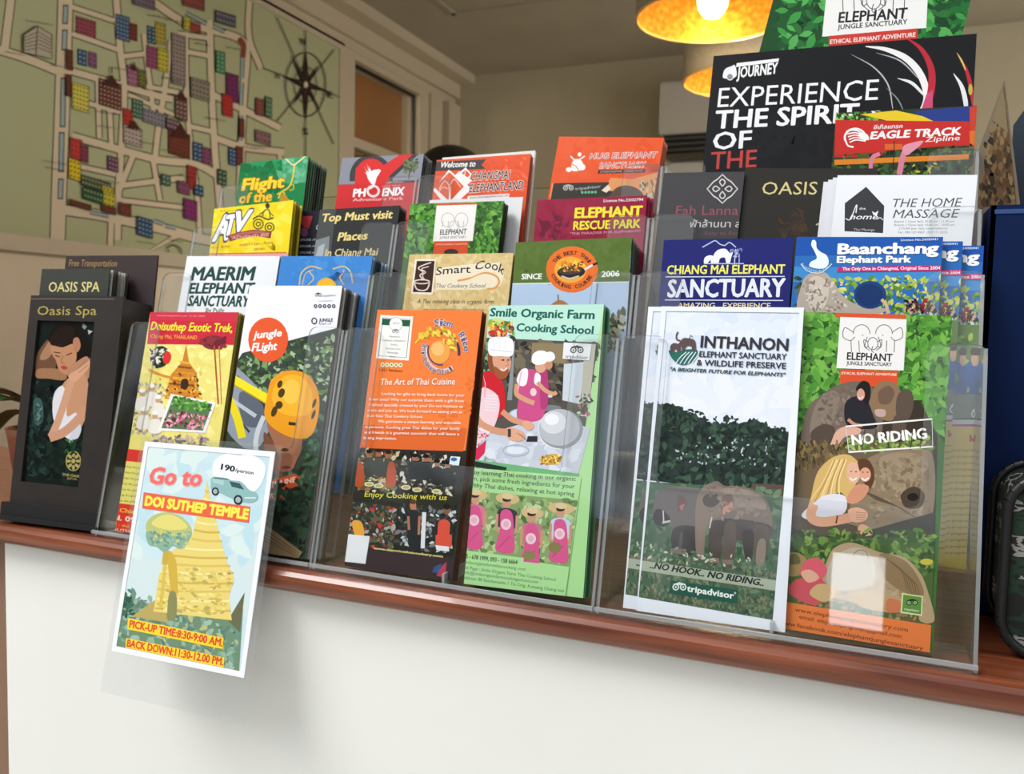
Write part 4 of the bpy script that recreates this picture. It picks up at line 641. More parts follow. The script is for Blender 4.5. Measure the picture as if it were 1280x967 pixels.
def ejs_card(A, x0, y0, w_, h_, lw=.9):
    """two large and one small line drawn elephants"""
    k = '#57555a'; P = lambda fx, fy: (x0+fx*w_, y0+fy*h_)
    for sgn, cx in ((-1, .3), (1, .7)):
        A.ring(*P(cx, .4), .15*w_, .30*h_, lw, k, 180, 360); A.curve([P(cx+sgn*.14, .35), P(cx+sgn*.30, .2), P(cx+sgn*.33, .5), P(cx+sgn*.2, .62), P(cx+sgn*.12, .5)], lw, k); A.curve([P(cx-sgn*.1, .5), P(cx-sgn*.06, .8), P(cx-sgn*.14, .95)], lw, k)
        for d in (.02, .16): A.line([P(cx+sgn*(d+.03), .62), P(cx+sgn*(d+.02), 1)], lw, k)
        A.ell(*P(cx-sgn*.02, .45), .8*lw, .8*lw, k)
    A.ring(*P(.5, .72), .09*w_, .2*h_, lw, k); A.curve([P(.41, .66), P(.34, .6), P(.36, .84), P(.42, .8)], lw, k); A.curve([P(.59, .66), P(.66, .6), P(.64, .84), P(.58, .8)], lw, k); A.curve([P(.5, .8), P(.48, .95), P(.52, 1.02)], lw, k)
def a_ejs(A):
    A.full('#3c6a2a'); leaves(A, [(1003, 388), (1190, 393), (1180, 545), (1140, 520), (1100, 478), (1040, 480), (1000, 545), (988, 570)], 620, 4.5, 10.5)
    A.poly([(1044, 388), (1133, 391), (1132.5, 398.5), (1044, 396)], '#d8522c'); A.poly([(1050.4, 396), (1133.4, 399), (1129.5, 463), (1045.5, 460)], '#ece9e8'); ejs_card(A, 1056, 402, 70, 38)
    A.text('ELEPHANT', 1058.7, 449.3, 1115, 451.5, 9, '#2e2c2e', .03); A.text('JUNGLE SANCTUARY', 1058, 455.8, 1114.6, 457.8, 4.4, '#2e2c2e', .02); A.poly([(1050.5, 461.5), (1123, 463.5), (1121.5, 484), (1050, 482)], '#d64f2a'); A.text('ETHICAL ELEPHANT ADVENTURE', 1052, 467.6, 1120.6, 469.6, 2.9, '#f6d4c4', .03)
    A.poly([(998, 545), (1020, 500), (1150, 500), (1172, 545), (1168, 700), (984, 700)], '#3a3026')
    A.blob([(1001, 548), (1010, 510), (1024, 496), (1050, 480), (1080, 478), (1100, 500), (1100, 545), (1060, 552), (1030, 556), (1018, 554), (1010, 556)], '#706257'); A.blob([(1012, 540), (1020, 505), (1040, 488), (1050, 500), (1040, 530), (1024, 548)], '#857669')
    A.speck([(1012, 545), (1030, 495), (1060, 482), (1096, 500), (1096, 545), (1040, 552)], ['#7a6c60', '#685a50', '#8c7c6e'], 130, 2, 5); A.blob([(1014, 540), (1030, 530), (1044, 536), (1036, 556), (1018, 556)], '#53453c')
    A.blob([(1088, 500), (1094, 482), (1108, 476), (1122, 482), (1128, 500), (1124, 520), (1110, 526), (1096, 520), (1089, 512)], '#8b6f52'); A.blob([(1098, 490), (1110, 482), (1118, 490), (1112, 504), (1100, 504)], '#6d5646'); A.blob([(1122, 494), (1134, 486), (1142, 498), (1138, 520), (1126, 530), (1120, 516)], '#5c4c42'); A.blob([(1118, 520), (1132, 524), (1130, 545), (1116, 545)], '#5a4a3e'); A.blob([(1094, 512), (1106, 512), (1106, 520), (1096, 520)], '#c0a09a')
    A.blob([(1056, 506), (1066, 496), (1082, 498), (1092, 520), (1096, 534), (1076, 536), (1058, 530)], '#23222a'); A.blob([(1070, 486), (1078, 476), (1087, 480), (1088, 494), (1084, 506), (1076, 496)], '#1e1616'); A.ell(1076, 493, 5, 7.5, '#d39a84'); A.curve([(1073, 496), (1076, 498), (1079, 495)], 1.2, '#f0e4e0')
    A.blob([(1040, 550), (1046, 538), (1060, 532), (1076, 536), (1072, 543), (1056, 546), (1046, 558), (1038, 558)], '#d9a996'); A.curve([(1060, 524), (1068, 530), (1078, 532)], 4, '#c88c76')
    # grass bed and second scene
    A.poly([(985, 556), (1030, 556), (1166, 550), (1166, 690), (978, 690)], '#6c5b45'); A.speck([(990, 552), (1060, 552), (1050, 580), (985, 590)], ['#5c4c30', '#7a683c', '#483a24', '#8c7848'], 120, 2, 6, ang=1.4); A.speck([(1060, 548), (1166, 540), (1166, 562), (1060, 566)], ['#6c8c3c', '#8ca84c', '#54702c', '#a0b860'], 130, 2, 5)
    A.blob([(1078, 580), (1100, 566), (1140, 562), (1166, 570), (1166, 640), (1140, 660), (1100, 664), (1060, 655), (1070, 610)], '#8a7860'); A.blob([(1100, 572), (1140, 566), (1160, 580), (1150, 606), (1110, 606)], '#9a886e'); A.speck([(1082, 580), (1160, 566), (1162, 640), (1090, 655)], ['#8f7d64', '#7d6b54', '#a08e74', '#8a775c'], 200, 2, 6); A.blob([(1126, 618), (1142, 608), (1156, 618), (1150, 634), (1132, 634)], '#4c3f33'); A.ell(1141, 621, 7, 5, '#1e1814')
    for i in range(7): A.curve([(1076+i*3, 612+i*2), (1100+i*4, 622+i*2), (1128+i*3, 636+i*2)], 1, '#5a4c3c')
    A.poly([(980, 652), (1020, 655), (1080, 664), (1168, 640), (1166, 690), (978, 688)], '#3f3a30'); A.blob([(990, 645), (1040, 650), (1090, 664), (1070, 672), (1000, 664)], '#57493b')
    A.blob([(1014, 620), (1022, 590), (1040, 572), (1060, 568), (1074, 580), (1072, 596), (1062, 625), (1050, 615), (1030, 628), (1012, 632)], '#d3ae6a')
    for i in range(9): A.curve([(1042+i*2, 574), (1030+i*2.4, 600), (1014+i*4.5, 624+(i % 3)*3)], 1.4, ['#e8cc8c', '#b88c4c', '#f0dca4'][i % 3])
    A.blob([(1058, 590), (1062, 578), (1072, 580), (1076, 592), (1070, 604), (1062, 602)], '#e0b094'); A.blob([(1072, 578), (1084, 574), (1092, 586), (1092, 602), (1084, 610)], '#5c3a26'); A.ell(1081.5, 593, 7, 9, '#dda184'); A.curve([(1077, 597), (1081, 600), (1086, 597)], 1.7, '#f6ecea'); A.curve([(1062, 597), (1066, 600), (1071, 597)], 1.6, '#f6ecea'); A.ell(1078.5, 590, 1.1, .7, '#3c241c'); A.ell(1084.5, 590, 1.1, .7, '#3c241c'); A.ell(1064, 589, 1.1, .7, '#3c241c'); A.ell(1070, 589.5, 1.1, .7, '#3c241c')
    A.blob([(1070, 606), (1086, 608), (1080, 622), (1066, 630), (1058, 624)], '#cf8f70'); A.blob([(1002, 645), (1018, 628), (1034, 618), (1056, 620), (1056, 640), (1030, 652)], '#dddce8'); A.curve([(1017, 630), (1014, 646), (1028, 652), (1056, 648), (1070, 644)], 12, '#dba284'); A.blob([(1060, 638), (1072, 634), (1084, 640), (1082, 650), (1066, 652)], '#e0ac90')
    for i in range(4): A.line([(1070, 640+i*3), (1083, 641+i*3)], .8, '#b87c60')
    A.line([(1047, 644), (1045, 654)], 2, '#5c3c2c'); A.blob([(1072, 660), (1078, 655), (1088, 660), (1090, 668), (1078, 669)], '#dba284')
    A.line([(1057.5, 533), (1165, 523.6), (1165.8, 558), (1061, 565)], 2.2, '#f0eee8', True); A.text('NO RIDING', 1066, 556, 1158.6, 547.5, 12, '#f6f4f0', .085)
    for x in (1078, 1092, 1110, 1124, 1138, 1150): A.line([(x, 560), (x+3, 536)], 1, '#4a4034')
    # third scene
    A.poly([(980, 672), (1168, 672), (1164, 782), (974, 752)], '#46602e'); A.speck([(982, 664), (1168, 660), (1166, 720), (980, 700)], ['#3a5626', '#567a34', '#2c4420', '#6c8c3c', '#7ca048'], 300, 3, 7); A.ell(1158, 702, 8, 4, '#c8b83c'); A.speck([(975, 725), (1040, 735), (1164, 770), (1163, 780), (974, 750)], ['#8a7250', '#6c5638', '#a88c60'], 130, 2, 6)
    A.blob([(1034, 700), (1044, 684), (1066, 678), (1100, 690), (1130, 696), (1150, 716), (1160, 740), (1168, 775), (1150, 776), (1146, 760), (1120, 765), (1080, 755), (1040, 745), (1028, 725)], '#b29876'); A.speck([(1040, 700), (1120, 696), (1160, 745), (1150, 770), (1050, 740)], ['#a88e6c', '#bca280', '#9a8060'], 140, 2, 6); A.blob([(1100, 692), (1130, 700), (1148, 722), (1154, 744), (1130, 740), (1106, 722)], '#8c7250')
    for i in range(6): A.curve([(1108+i*5, 698+i*4), (1126+i*4, 712+i*4), (1134+i*3, 736+i*3)], 1, '#6c5638')
    A.blob([(1036, 705), (1050, 690), (1074, 684), (1092, 700), (1090, 730), (1050, 738), (1034, 728)], '#bcae9c'); A.ring(1076, 696, 9, 9, 1.2, '#8a7c6a', 180, 400)
    A.blob([(978, 706), (982, 694), (994, 690), (1008, 698), (1006, 714), (994, 720), (982, 718)], '#a08454'); A.blob([(980, 704), (984, 695), (996, 692), (1000, 704)], '#6c603c'); A.blob([(1000, 716), (1008, 700), (1024, 698), (1034, 712), (1026, 724), (1008, 722)], '#d8596a'); A.blob([(988, 730), (1002, 722), (1030, 726), (1032, 744), (1018, 756), (996, 748), (986, 740)], '#c8505c'); A.blob([(1002, 714), (1014, 712), (1024, 722), (1012, 728), (1004, 722)], '#dca890'); A.blob([(1012, 742), (1022, 730), (1040, 732), (1044, 744), (1030, 752)], '#c8a878')
    A.blob([(1066, 742), (1080, 738), (1104, 742), (1130, 750), (1126, 764), (1100, 764), (1072, 756)], '#b8996c'); A.blob([(1110, 748), (1126, 752), (1124, 764), (1108, 764)], '#c8744c')
    A.poly([(1127.5, 741), (1153.5, 744.7), (1152.4, 769.5), (1125.6, 765.6)], '#d8e0a0'); A.poly([(1129, 742.6), (1152, 746), (1151, 767.6), (1127.5, 764)], '#5c8c3c'); A.owl(1140, 753, 3.4, '#20301c', '#a8cc88'); A.text('tripadvisor', 1130, 762, 1149, 764.6, 3, '#dce8cc', .01)
    A.poly([(974.5, 750.5), (1164, 781), (1162, 820), (966, 790)], '#e2793c'); k = '#6b3418'
    A.text('www.elephantjunglesanctuary.com', 993.5, 763.6, 1134.5, 789.4, 5, k, .012); A.text('email: elephantjungleejs@gmail.com', 999, 772.6, 1126.7, 797.4, 5, k, .012); A.text('www.facebook.com/elephantjunglesanctuary', 973.6, 779.4, 1153.5, 812.4, 5, k, .012)
def a_cme(A):
    A.full('#20246e'); w_ = '#eef0f8'; A.curve([(878, 309), (887, 304), (894, 300.8), (900, 305), (906, 306.5), (912, 303), (920, 309)], 1.4, '#b8c0e0')
    A.blob([(893, 329), (892, 319), (898, 312), (907, 311), (912, 316), (916, 315), (914, 322), (912, 329), (908, 329), (906, 322), (900, 323), (898, 329)], w_); A.blob([(880, 329), (881, 322), (887, 319), (893, 321), (893, 329), (889, 329), (888, 325), (884, 329)], w_); A.speck([(912, 312), (928, 310), (926, 322), (914, 322)], ['#b8c0e0', '#8088c0'], 26, 1, 2.4); A.line([(919, 318), (918, 329)], 1.4, '#b8c0e0'); A.line([(924, 317), (924, 329)], 1, '#b8c0e0'); A.line([(880, 329.4), (930, 329.4)], 1.2, '#b8c0e0')
    A.text('CHIANG MAI ELEPHANT', 833.7, 342.4, 980.7, 341.6, 10.5, '#f0ea66', .03, .0); A.line([(832, 346), (981, 345.4)], 1.2, '#d8dcf0'); A.text('SANCTUARY', 834.7, 371, 980.3, 370.4, 21, '#e8ebf8', .04); A.line([(831, 374.8), (979, 375.4)], 1.2, '#d8dcf0'); A.text('AMAZING   EXPERIENCE', 847, 384.5, 963, 385, 6, '#e8d8a0', .02)
def a_baan(A):
    A.full('#2c6cb8'); A.poly([(990, 290), (1184, 290), (1184, 316), (990, 320)], '#1d55ac'); A.poly([(990, 333), (1184, 336), (1184, 352), (990, 352)], '#3f8ccc')
    A.speck([(1040, 348), (1182, 346), (1180, 420), (1030, 420)], ['#7ea83c', '#a8c050', '#5c8c34', '#c8cc60', '#3f6a2c', '#e0dca0'], 420, 2, 6); A.speck([(996, 346), (1030, 352), (1000, 420), (990, 420)], ['#3c4c3c', '#5c6c58', '#2c382c'], 60, 3, 7)
    A.blob([(1000, 392), (1002, 356), (1012, 342), (1030, 340), (1042, 352), (1052, 368), (1070, 380), (1096, 384), (1110, 388), (1060, 400)], '#b5a89c'); A.blob([(1012, 350), (1026, 346), (1036, 360), (1030, 384), (1012, 384)], '#cfc2b4'); A.speck([(1004, 350), (1040, 350), (1060, 388), (1002, 390)], ['#a09488', '#d8ccc0', '#8a7c70'], 90, 1.5, 4)
    A.ell(1087.5, 368.5, 20.5, 17.5, '#17407c'); A.ell(1087, 369, 17, 14, '#123468'); A.curve([(1102, 374), (1108, 382), (1110, 392)], 4, '#d8b49c'); A.speck([(1132, 376), (1168, 374), (1168, 390), (1132, 390)], ['#a8242c', '#2c1c1c', '#c8a890', '#5c3028', '#1c1418'], 60, 2, 5)
    A.poly([(984, 395), (1184, 395), (1184, 440), (984, 440)], '#5c7c34'); A.speck([(990, 400), (1180, 400), (1176, 560), (980, 560)], ['#7ea83c', '#a8c050', '#5c8c34', '#44682c'], 200, 4, 8)
    for x in (1166, 1172, 1152): A.blob([(x-4, 446), (x+4, 446), (x+4, 480), (x-6, 482)], '#3d65a8'); A.ell(x, 438, 4, 8, '#c8a088'); A.ell(x, 428, 5, 5, '#3c2c24')
    A.poly([(980, 500), (1184, 500), (1180, 545), (978, 545)], '#2c4c3c'); A.poly([(978, 482), (1184, 482), (1182, 512), (976, 512)], '#7e887c')
    A.poly([(976, 514), (1184, 514), (1180, 525), (976, 525)], '#d0d4d0'); A.owl(1172, 506, 5, '#dfe3df', '#3c5c4c'); A.line([(976, 521), (1182, 521)], 3, '#b0306c')
    A.poly([(976, 524), (1184, 524), (1170, 720), (950, 720)], '#d9bd50')
    A.text('k', 1160, 540, 1168, 540, 8, '#b8342c', .03)
    for i in range(17): A.text('Baanchang Elephant Park tour time price program k', 1040-i*.5, 552+i*8, 1172-i*.7, 552+i*8, 3, '#7a5a20')
    A.blob([(1012, 333), (1014, 327), (1021, 323), (1018, 314), (1014, 306), (1016, 300), (1020, 302), (1021, 310), (1026, 315), (1033, 319), (1036, 327), (1033, 334), (1024, 336)], '#eaf2fa'); A.curve([(1001, 330), (1010, 339), (1026, 341), (1040, 330)], 1.1, '#c8e0f4'); A.ctext('BAANCHANG ELEPHANT', 1021, 326, 20, 14, 165, 15, 2.4, '#c8e0f4', flip=True)
    A.text('License No.24/00441', 1126, 301.5, 1172, 300.5, 2.8, '#d0e0f4', .02); A.text('Baanchang', 1047.8, 317.5, 1172, 316.5, 12.5, '#ffffff', .085); A.text('Elephant Park', 1046.5, 328.5, 1138, 328, 8, '#ffffff', .07); A.poly([(1048, 334), (1178, 331.5), (1178, 338.5), (1046, 340)], '#c02c74'); A.text('The Only One in Chiangmai, Original Since 2004', 1053, 338, 1175, 336.8, 3.8, '#f8e8f0', .03)
def a_fah(A):
    A.full('#454346'); w_ = '#d4d0d0'
    q = [(903, 218), (909, 224), (914, 227), (922, 236), (914, 245), (909, 248), (903, 254), (897, 248), (892, 245), (884, 236), (892, 227), (897, 224)]
    A.line(q, 1.5, w_, True)
    for a in range(0, 360, 90): A.curve([(903+3*math.cos(math.radians(a)), 236+3*math.sin(math.radians(a))), (903+9*math.cos(math.radians(a-22)), 236+9*math.sin(math.radians(a-22))), (903+12*math.cos(math.radians(a)), 236+12*math.sin(math.radians(a))), (903+9*math.cos(math.radians(a+22)), 236+9*math.sin(math.radians(a+22))), (903+3*math.cos(math.radians(a)), 236+3*math.sin(math.radians(a)))], 1.4, w_)
    A.text('Fah Lanna', 844.5, 268.5, 922.5, 268.6, 11.5, '#9a5058', 0); A.text('\u0e1f\u0e49\u0e32\u0e25\u0e49\u0e32\u0e19\u0e19\u0e32 \u0e2a', 862, 284, 926, 284, 8, '#c8c4c4', .01); A.text('Easy to find', 881, 293.5, 924, 293.5, 4.5, '#7a5458'); A.poly([(820, 297), (935, 297), (930, 420), (810, 420)], '#3f3d40')
def a_oasisflat(A):
    A.full('#2f2c28'); A.text('OASIS SPA', 952, 243, 1075, 243, 15.5, '#d3c68a', -.004); A.curve([(1020, 281), (1030, 277)], 2, '#b8a888'); A.speck([(975, 270), (1000, 262), (1010, 298), (970, 298)], ['#3c3028', '#463628', '#332a24'], 60, 3, 8)
def a_home(A):
    A.full('#eceef4'); A.poly([(1056, 254), (1082.7, 233.4), (1105.3, 257.3), (1103.8, 291.3), (1055.6, 289)], '#3c3c40'); w_ = '#f0f0f4'
    A.text('home', 1062, 274, 1097, 274, 6.5, w_, .01, .25); A.curve([(1064, 274), (1068, 262), (1071, 256), (1070, 266)], 1.2, w_); A.text('the', 1074, 262, 1082, 262, 3, w_); A.curve([(1057, 273), (1061, 275), (1064, 273)], 1, w_); A.curve([(1096, 274), (1100, 272), (1104, 275)], 1, w_); A.poly([(1090, 264), (1094, 266), (1098, 263), (1096, 270), (1092, 269)], w_); A.text('Thai Massage', 1067, 288.3, 1093, 288.6, 3, '#c8c8d0')
    k = '#58585c'; A.text('THE HOME', 1115.8, 259, 1202.6, 258, 10.5, k, -.005, .22); A.text('MASSAGE', 1115.8, 272.6, 1199.4, 271.8, 10.5, k, -.005, .22)
    A.lines([('Branch 1 Open daily 10.00 am - 11.00 pm', 1118, 278, 1193, 277.6, 2.4), ('Branch 2 Open daily 10.00 am - 10.00 pm', 1118, 282.3, 1193, 282, 2.4), ('(10.00 pm. last reservation)', 1124, 286.6, 1184, 286.4, 2.4), ('Tel : 090 123 4567 , 053 111 2222', 1122, 291.6, 1184, 291.4, 2.6)], '#7c7c84')
def a_exp(A):
    A.full('#17171a'); A.speck([(920, 150), (1040, 145), (1040, 215), (920, 215)], ['#1c1c20', '#1a1a1e'], 60, 6, 14); w_ = '#eeeef0'
    A.text('EXPERIENCE', 896.6, 134, 1097, 124.5, 23.5, w_, .0); A.text('THE SPIRIT', 893.7, 160.5, 1072, 152.5, 21.5, w_, .03); A.text('OF', 891, 187, 938, 184.5, 21, w_, .02); A.text('THE', 888, 211.5, 945, 208.5, 21, '#c04440', .01)
    def sw(p, q, c): A.poly(smoothpts(p+q[::-1], 1) if 0 else p+q[::-1], c)
    def crescent(pts, wmax, c):
        L = openspline(pts); k = len(L); a = []; b = []
        for i, p in enumerate(L):
            d = L[min(i+1, k-1)]; e = L[max(i-1, 0)]; dx, dy = d[0]-e[0], d[1]-e[1]; l = math.hypot(dx, dy) or 1; w2 = wmax/2*math.sin(math.pi*min(1, .04+i/(k-1)*.8)); a.append((p[0]-dy/l*w2, p[1]+dx/l*w2)); b.append((p[0]+dy/l*w2, p[1]-dx/l*w2))
        A.raw([A.m(*p) for p in a+b], [(i, i+1, k+i+1, k+i) for i in range(k-1)], c)
    crescent([(1082, 58), (1108, 62), (1134, 74), (1152, 96), (1158, 122), (1150, 142)], 9, '#eceaea'); crescent([(1134, 48), (1152, 62), (1164, 86), (1164, 112), (1158, 134), (1152, 144)], 9, '#b82a38'); crescent([(1064, 68), (1092, 84), (1110, 106), (1116, 136)], 1.8, '#b8bcc0'); crescent([(1095, 66), (1125, 76), (1148, 98)], 2, '#a8acb0'); crescent([(1122, 98), (1140, 104), (1156, 120)], 4, '#e4e4e6'); crescent([(1108, 110), (1122, 124), (1130, 140)], 1.6, '#8a8e92')
    crescent([(1196, 66), (1208, 88), (1214, 112), (1216, 132)], 5, '#b82a38'); crescent([(1196, 66), (1202, 76), (1207, 88)], 2.4, '#d0b860'); A.ell(1213, 112, 2.6, 7, '#b8b048'); crescent([(1192, 92), (1202, 108), (1207, 128), (1207, 140)], 6, '#e4e4e6'); A.poly([(1158, 118), (1166, 112), (1166, 140), (1150, 142)], '#c84c74')
    A.poly([(921, 79), (974, 73), (973, 77), (920, 84)], w_); A.text('JOURNEY', 921, 97.5, 972, 91.5, 13, w_, .04, .1, None); A.blob([(904, 92), (907, 86), (914, 83), (919, 82), (920, 96), (905, 98)], w_); A.ell(912.5, 96, 4, 4, '#8c8c90'); A.ring(912.5, 96, 4, 4, 1, w_)
def a_eagle(A):
    A.full('#2e3a26'); A.speck([(1040, 135), (1100, 135), (1100, 152), (1040, 152)], LG+['#2c3c20', '#e8e8e0'], 60, 2, 5); A.poly([(1075, 143), (1120, 138), (1166, 148), (1168, 153), (1110, 151)], '#e4c42c'); A.poly([(1140, 139), (1222, 128), (1222, 154), (1170, 153)], '#2a3c86'); A.poly([(1043, 150), (1212, 152), (1214, 182), (1150, 184), (1090, 184), (1043, 197)], '#c22c28'); A.poly([(1043, 184), (1110, 184), (1100, 197), (1043, 197)], '#b82824'); A.poly([(1212, 134), (1222, 132), (1222, 185), (1213, 185)], '#c8402c'); A.poly([(1212, 164), (1222, 163), (1222, 180), (1212, 182)], '#d8702c')
    A.speck([(1044, 184), (1220, 182), (1218, 216), (1042, 218)], ['#26401f', '#3c5c2c', '#18240f', '#5c6c34', '#141a10'], 200, 3, 6, leaf=True)
    A.poly([(1043, 150), (1212, 152), (1212, 180), (1043, 194)], '#c52e29'); A.poly([(1106, 180), (1128, 180), (1128, 187), (1106, 187)], '#d8642c'); A.line([(1043, 203), (1211, 196)], 6.5, '#de8428')
    A.speck([(1130, 206), (1170, 204), (1165, 216), (1130, 218)], ['#c8b83c', '#5c8c2c'], 12, 2, 4)
    A.curve([(1124, 218), (1128, 198), (1132, 188), (1136, 182)], 7, '#d8809c'); A.blob([(1128, 190), (1130, 182), (1142, 178), (1154, 176), (1150, 182), (1140, 190), (1134, 194)], '#e094a8'); A.curve([(1088, 216), (1090, 198), (1100, 192)], 5, '#d8809c'); A.line([(1118, 176), (1116, 215)], 1, '#1c1c1c')
    w_ = '#f4eeee'; A.ring(1069, 172, 13, 11, 2.6, w_, 150, 380)
    for i in range(5): A.curve([(1058+i, 164+i*3.5), (1070, 163+i*3), (1082, 170+i*1.6)], 1.6, w_)
    A.blob([(1074, 166), (1084, 168), (1086, 175), (1080, 174), (1074, 171)], w_); A.curve([(1056, 174), (1060, 182), (1067, 184)], 2, w_)
    A.text('EAGLE TRACK', 1088, 174, 1200.4, 168.5, 9, w_, .06, .12); A.text('Zipline', 1156, 177.5, 1199.6, 175.2, 6, w_, .01, .12); A.text('\u0e2d\u0e35\u0e40\u0e01\u0e34\u0e49\u0e25\u0e41\u0e17\u0e23\u0e04', 1092, 161.5, 1128, 160, 4.5, w_, .02, .1)
def a_big(A):
    A.full('#1c4a26'); P = [(976, -30), (1222, -30), (1220, 70), (974, 75)]; A.speck(P, ['#14401f', '#1c5428', '#2c6c34'], 200, 7, 16, .45, True); A.speck(P, ['#2c8038', '#3c9444', '#1f6a30', '#54a854'], 170, 6, 13, .45, True)
    A.poly([(1035, -26), (1161, -28), (1157.7, 35), (1027.6, 46)], '#ecebea'); ejs_card(A, 1042, -40, 100, 56, 1.1); A.text('ELEPHANT', 1048, 28.5, 1133, 23, 13, '#2a282a', .03); A.text('JUNGLE SANCTUARY', 1047, 37, 1133.7, 30.2, 6, '#2a282a', .02)
    A.poly([(1036.5, 45), (1147, 35.5), (1147, 80), (1034, 80)], '#cc3c34'); A.text('ETHICAL ELEPHANT ADVENTURE', 1037.5, 55, 1144, 46, 5.2, '#f4ded8', .035)
def a_hug(A):
    A.full('#e4582b'); A.speck([(700, 174), (830, 174), (826, 225), (694, 225)], ['#e65c30', '#e05428'], 60, 6, 14)
    w_ = '#f2ecea'; A.text('HUG ELEPHANT', 737, 198.6, 821, 197, 7, '#d8d2dc', .03, .1, '#f6f0ee', .06); A.text('HUG ELEPHANT', 737, 198.6, 821, 197, 7, '#b0543c', -.005, .1); A.text('SANCTUARY', 749, 210.4, 807, 209.2, 7, '#d8d2dc', .03, .1, '#f6f0ee', .06); A.text('SANCTUARY', 749, 210.4, 807, 209.2, 7, '#b0543c', -.005, .1)
    A.poly([(748, 212.5), (807, 211), (806, 215.5), (747, 217)], '#4a342c'); A.text('CHIANGMAI THAILAND', 750, 216, 804, 214.3, 2.4, '#c8a898', .01)
    A.ell(724.5, 193, 2.4, 2.6, w_); A.curve([(713, 195), (719, 200), (725, 199), (731, 195)], 1.6, w_); A.blob([(717, 200), (726, 200), (730, 210), (722, 214), (714, 212)], w_); A.ell(711, 212, 3.6, 3, w_); A.ell(728, 209, 3.8, 4, w_); A.curve([(715, 205), (720, 208), (724, 214)], 1, '#d8603c')
    A.poly([(690, 229), (760, 228), (764, 222), (790, 224), (826, 215), (826, 262), (686, 262)], '#e09860'); A.poly([(692, 229), (762, 227.6), (756, 238), (800, 242), (820, 262), (686, 262)], '#3a3630'); A.speck([(800, 228), (826, 225), (822, 262), (796, 262)], ['#d8a878', '#8a7c5c', '#c8c0a0', '#5c6044'], 70, 2, 5, ang=1.5); A.blob([(764, 242), (772, 234), (786, 232), (800, 238), (802, 248), (764, 248)], '#5c4a40')
    A.owl(710.5, 235, 3.2, '#b8b4b0', '#6c6864'); A.text('tripadvisor', 719, 238, 751, 234.6, 4, '#a8b4ac', .01)
    for i in range(5): A.ell(728+i*4.1, 240.5-i*.1, 1.7, 1.7, '#6ab888')
    A.poly([(752, 238), (760, 231), (764, 236), (758, 241)], '#e8dcc8')
def a_rescue(A):
    A.full('#96203f'); A.speck([(672, 255), (815, 250), (810, 300), (664, 300)], ['#9c2645', '#8e1c3a'], 50, 6, 12); k = '#6a1a34'
    A.blob([(672, 272), (678, 276), (686, 276), (688, 284), (682, 290), (680, 296), (674, 294), (677, 286)], k); A.blob([(690, 263), (694, 268), (700, 270), (699, 276), (694, 275)], k); A.speck([(688, 278), (712, 270), (710, 296), (686, 298)], [k, '#74203a'], 40, 1, 4, ang=1.5)
    A.text('License No.23/02794', 754.5, 252.6, 804, 251, 3.4, '#f0e0e4', .02); A.text('ELEPHANT', 718.4, 272.3, 802, 269.8, 12, '#eee23c', .05); A.text('RESCUE PARK', 716.7, 287, 800, 284.4, 10, '#eee23c', .04); A.text('"THE PARADISE FOR ELEPHANTS"', 712.5, 293.5, 801, 290, 2.8, '#d890a4', .02)

sheet('travel_leaflet', 'red headed temple leaflet with golden pagoda photo, front row leftmost', 0, (188, 390), (298, 390), a_doisuthep, 6, .0028, '#c2b45a', edges=['#d8c860', '#8a7a30', '#b8a848'], cat='leaflet', seed=2)
sheet('travel_leaflet', 'white leaflet with orange round badge and yellow helmet photo, front row', 0, (312, 357), (428, 357), a_jungle, 9, .0030, '#8c8684', seed=3, edges=['#d8d4d0', '#3a3634', '#8c8684', '#54504e'], cat='leaflet')
sheet('travel_leaflet', 'white leaflet with bold dark green three line title, second row leftmost', 1, (234, 320), (350, 320), a_maerim, 5, .0026, '#a8a8a6', seed=4, edges=['#c8c8c6', '#4a4c4a', '#8c8c8a'], cat='leaflet')
sheet('travel_leaflet', 'plain sky blue leaflet with yellow sun emblem, second row', 1, (352, 320), (466, 320), a_blue, 9, .0030, '#6f8fb0', seed=5, edges=['#4a78a8', '#2c3440', '#a8b4c0', '#3c4854'], cat='leaflet')
sheet('travel_leaflet', 'yellow leaflet with white cartoon letters and quad bike drawing, third row', 2, (268, 261), (367, 250), a_atv, 4, .0034, '#d8c030', seed=6, edges=['#ecd838', '#8a7818', '#d8c430'], cat='leaflet')
sheet('travel_leaflet', 'charcoal leaflet with pale yellow three line title, third row of the left rack', 2, (400, 262), (500, 256.6), a_top, 4, .0032, '#2c2c2e', seed=7, cat='leaflet')
sheet('travel_leaflet', 'black leaflet with red emblem half hidden between yellow and charcoal leaflets', 2, (371, 264), (470, 262), a_darknavy, 0, 0, '#1c1e26', dy=.024, seed=8, cat='leaflet')
sheet('travel_leaflet', 'green leaflet with bold yellow title, top row leftmost', 3, (301, 204), (386, 195), a_flight, 9, .0036, '#12301f', seed=9, edges=['#12301f', '#2c5c3c', '#0a1a10'], cat='leaflet')
sheet('travel_leaflet', 'grey and red leaflet with white bird emblem, top row of the left rack', 3, (428, 197.5), (530, 192), a_phoenix, 5, .0032, '#303138', seed=10, edges=['#303138', '#4c4e58'], cat='leaflet')
sheet('travel_leaflet', 'orange recipe school leaflet with rice emblem and small group photos, front row', 0, (472, 387), (603, 388), a_siam, 3, .0028, '#7a2e18', seed=11, cat='leaflet')
sheet('travel_leaflet', 'mint headed cooking class leaflet with man in white chef hat, front row', 0, (612, 382), (755, 380), a_smile, 6, .0030, '#2c7a48', seed=12, edges=['#2c7a48', '#1c5030', '#6ab080'], cat='leaflet')
sheet('travel_leaflet', 'tan paper leaflet with brown steaming bowl logo, second row', 1, (512, 318), (642, 316), a_smart, 2, .0028, '#b89c64', seed=13, cat='leaflet')
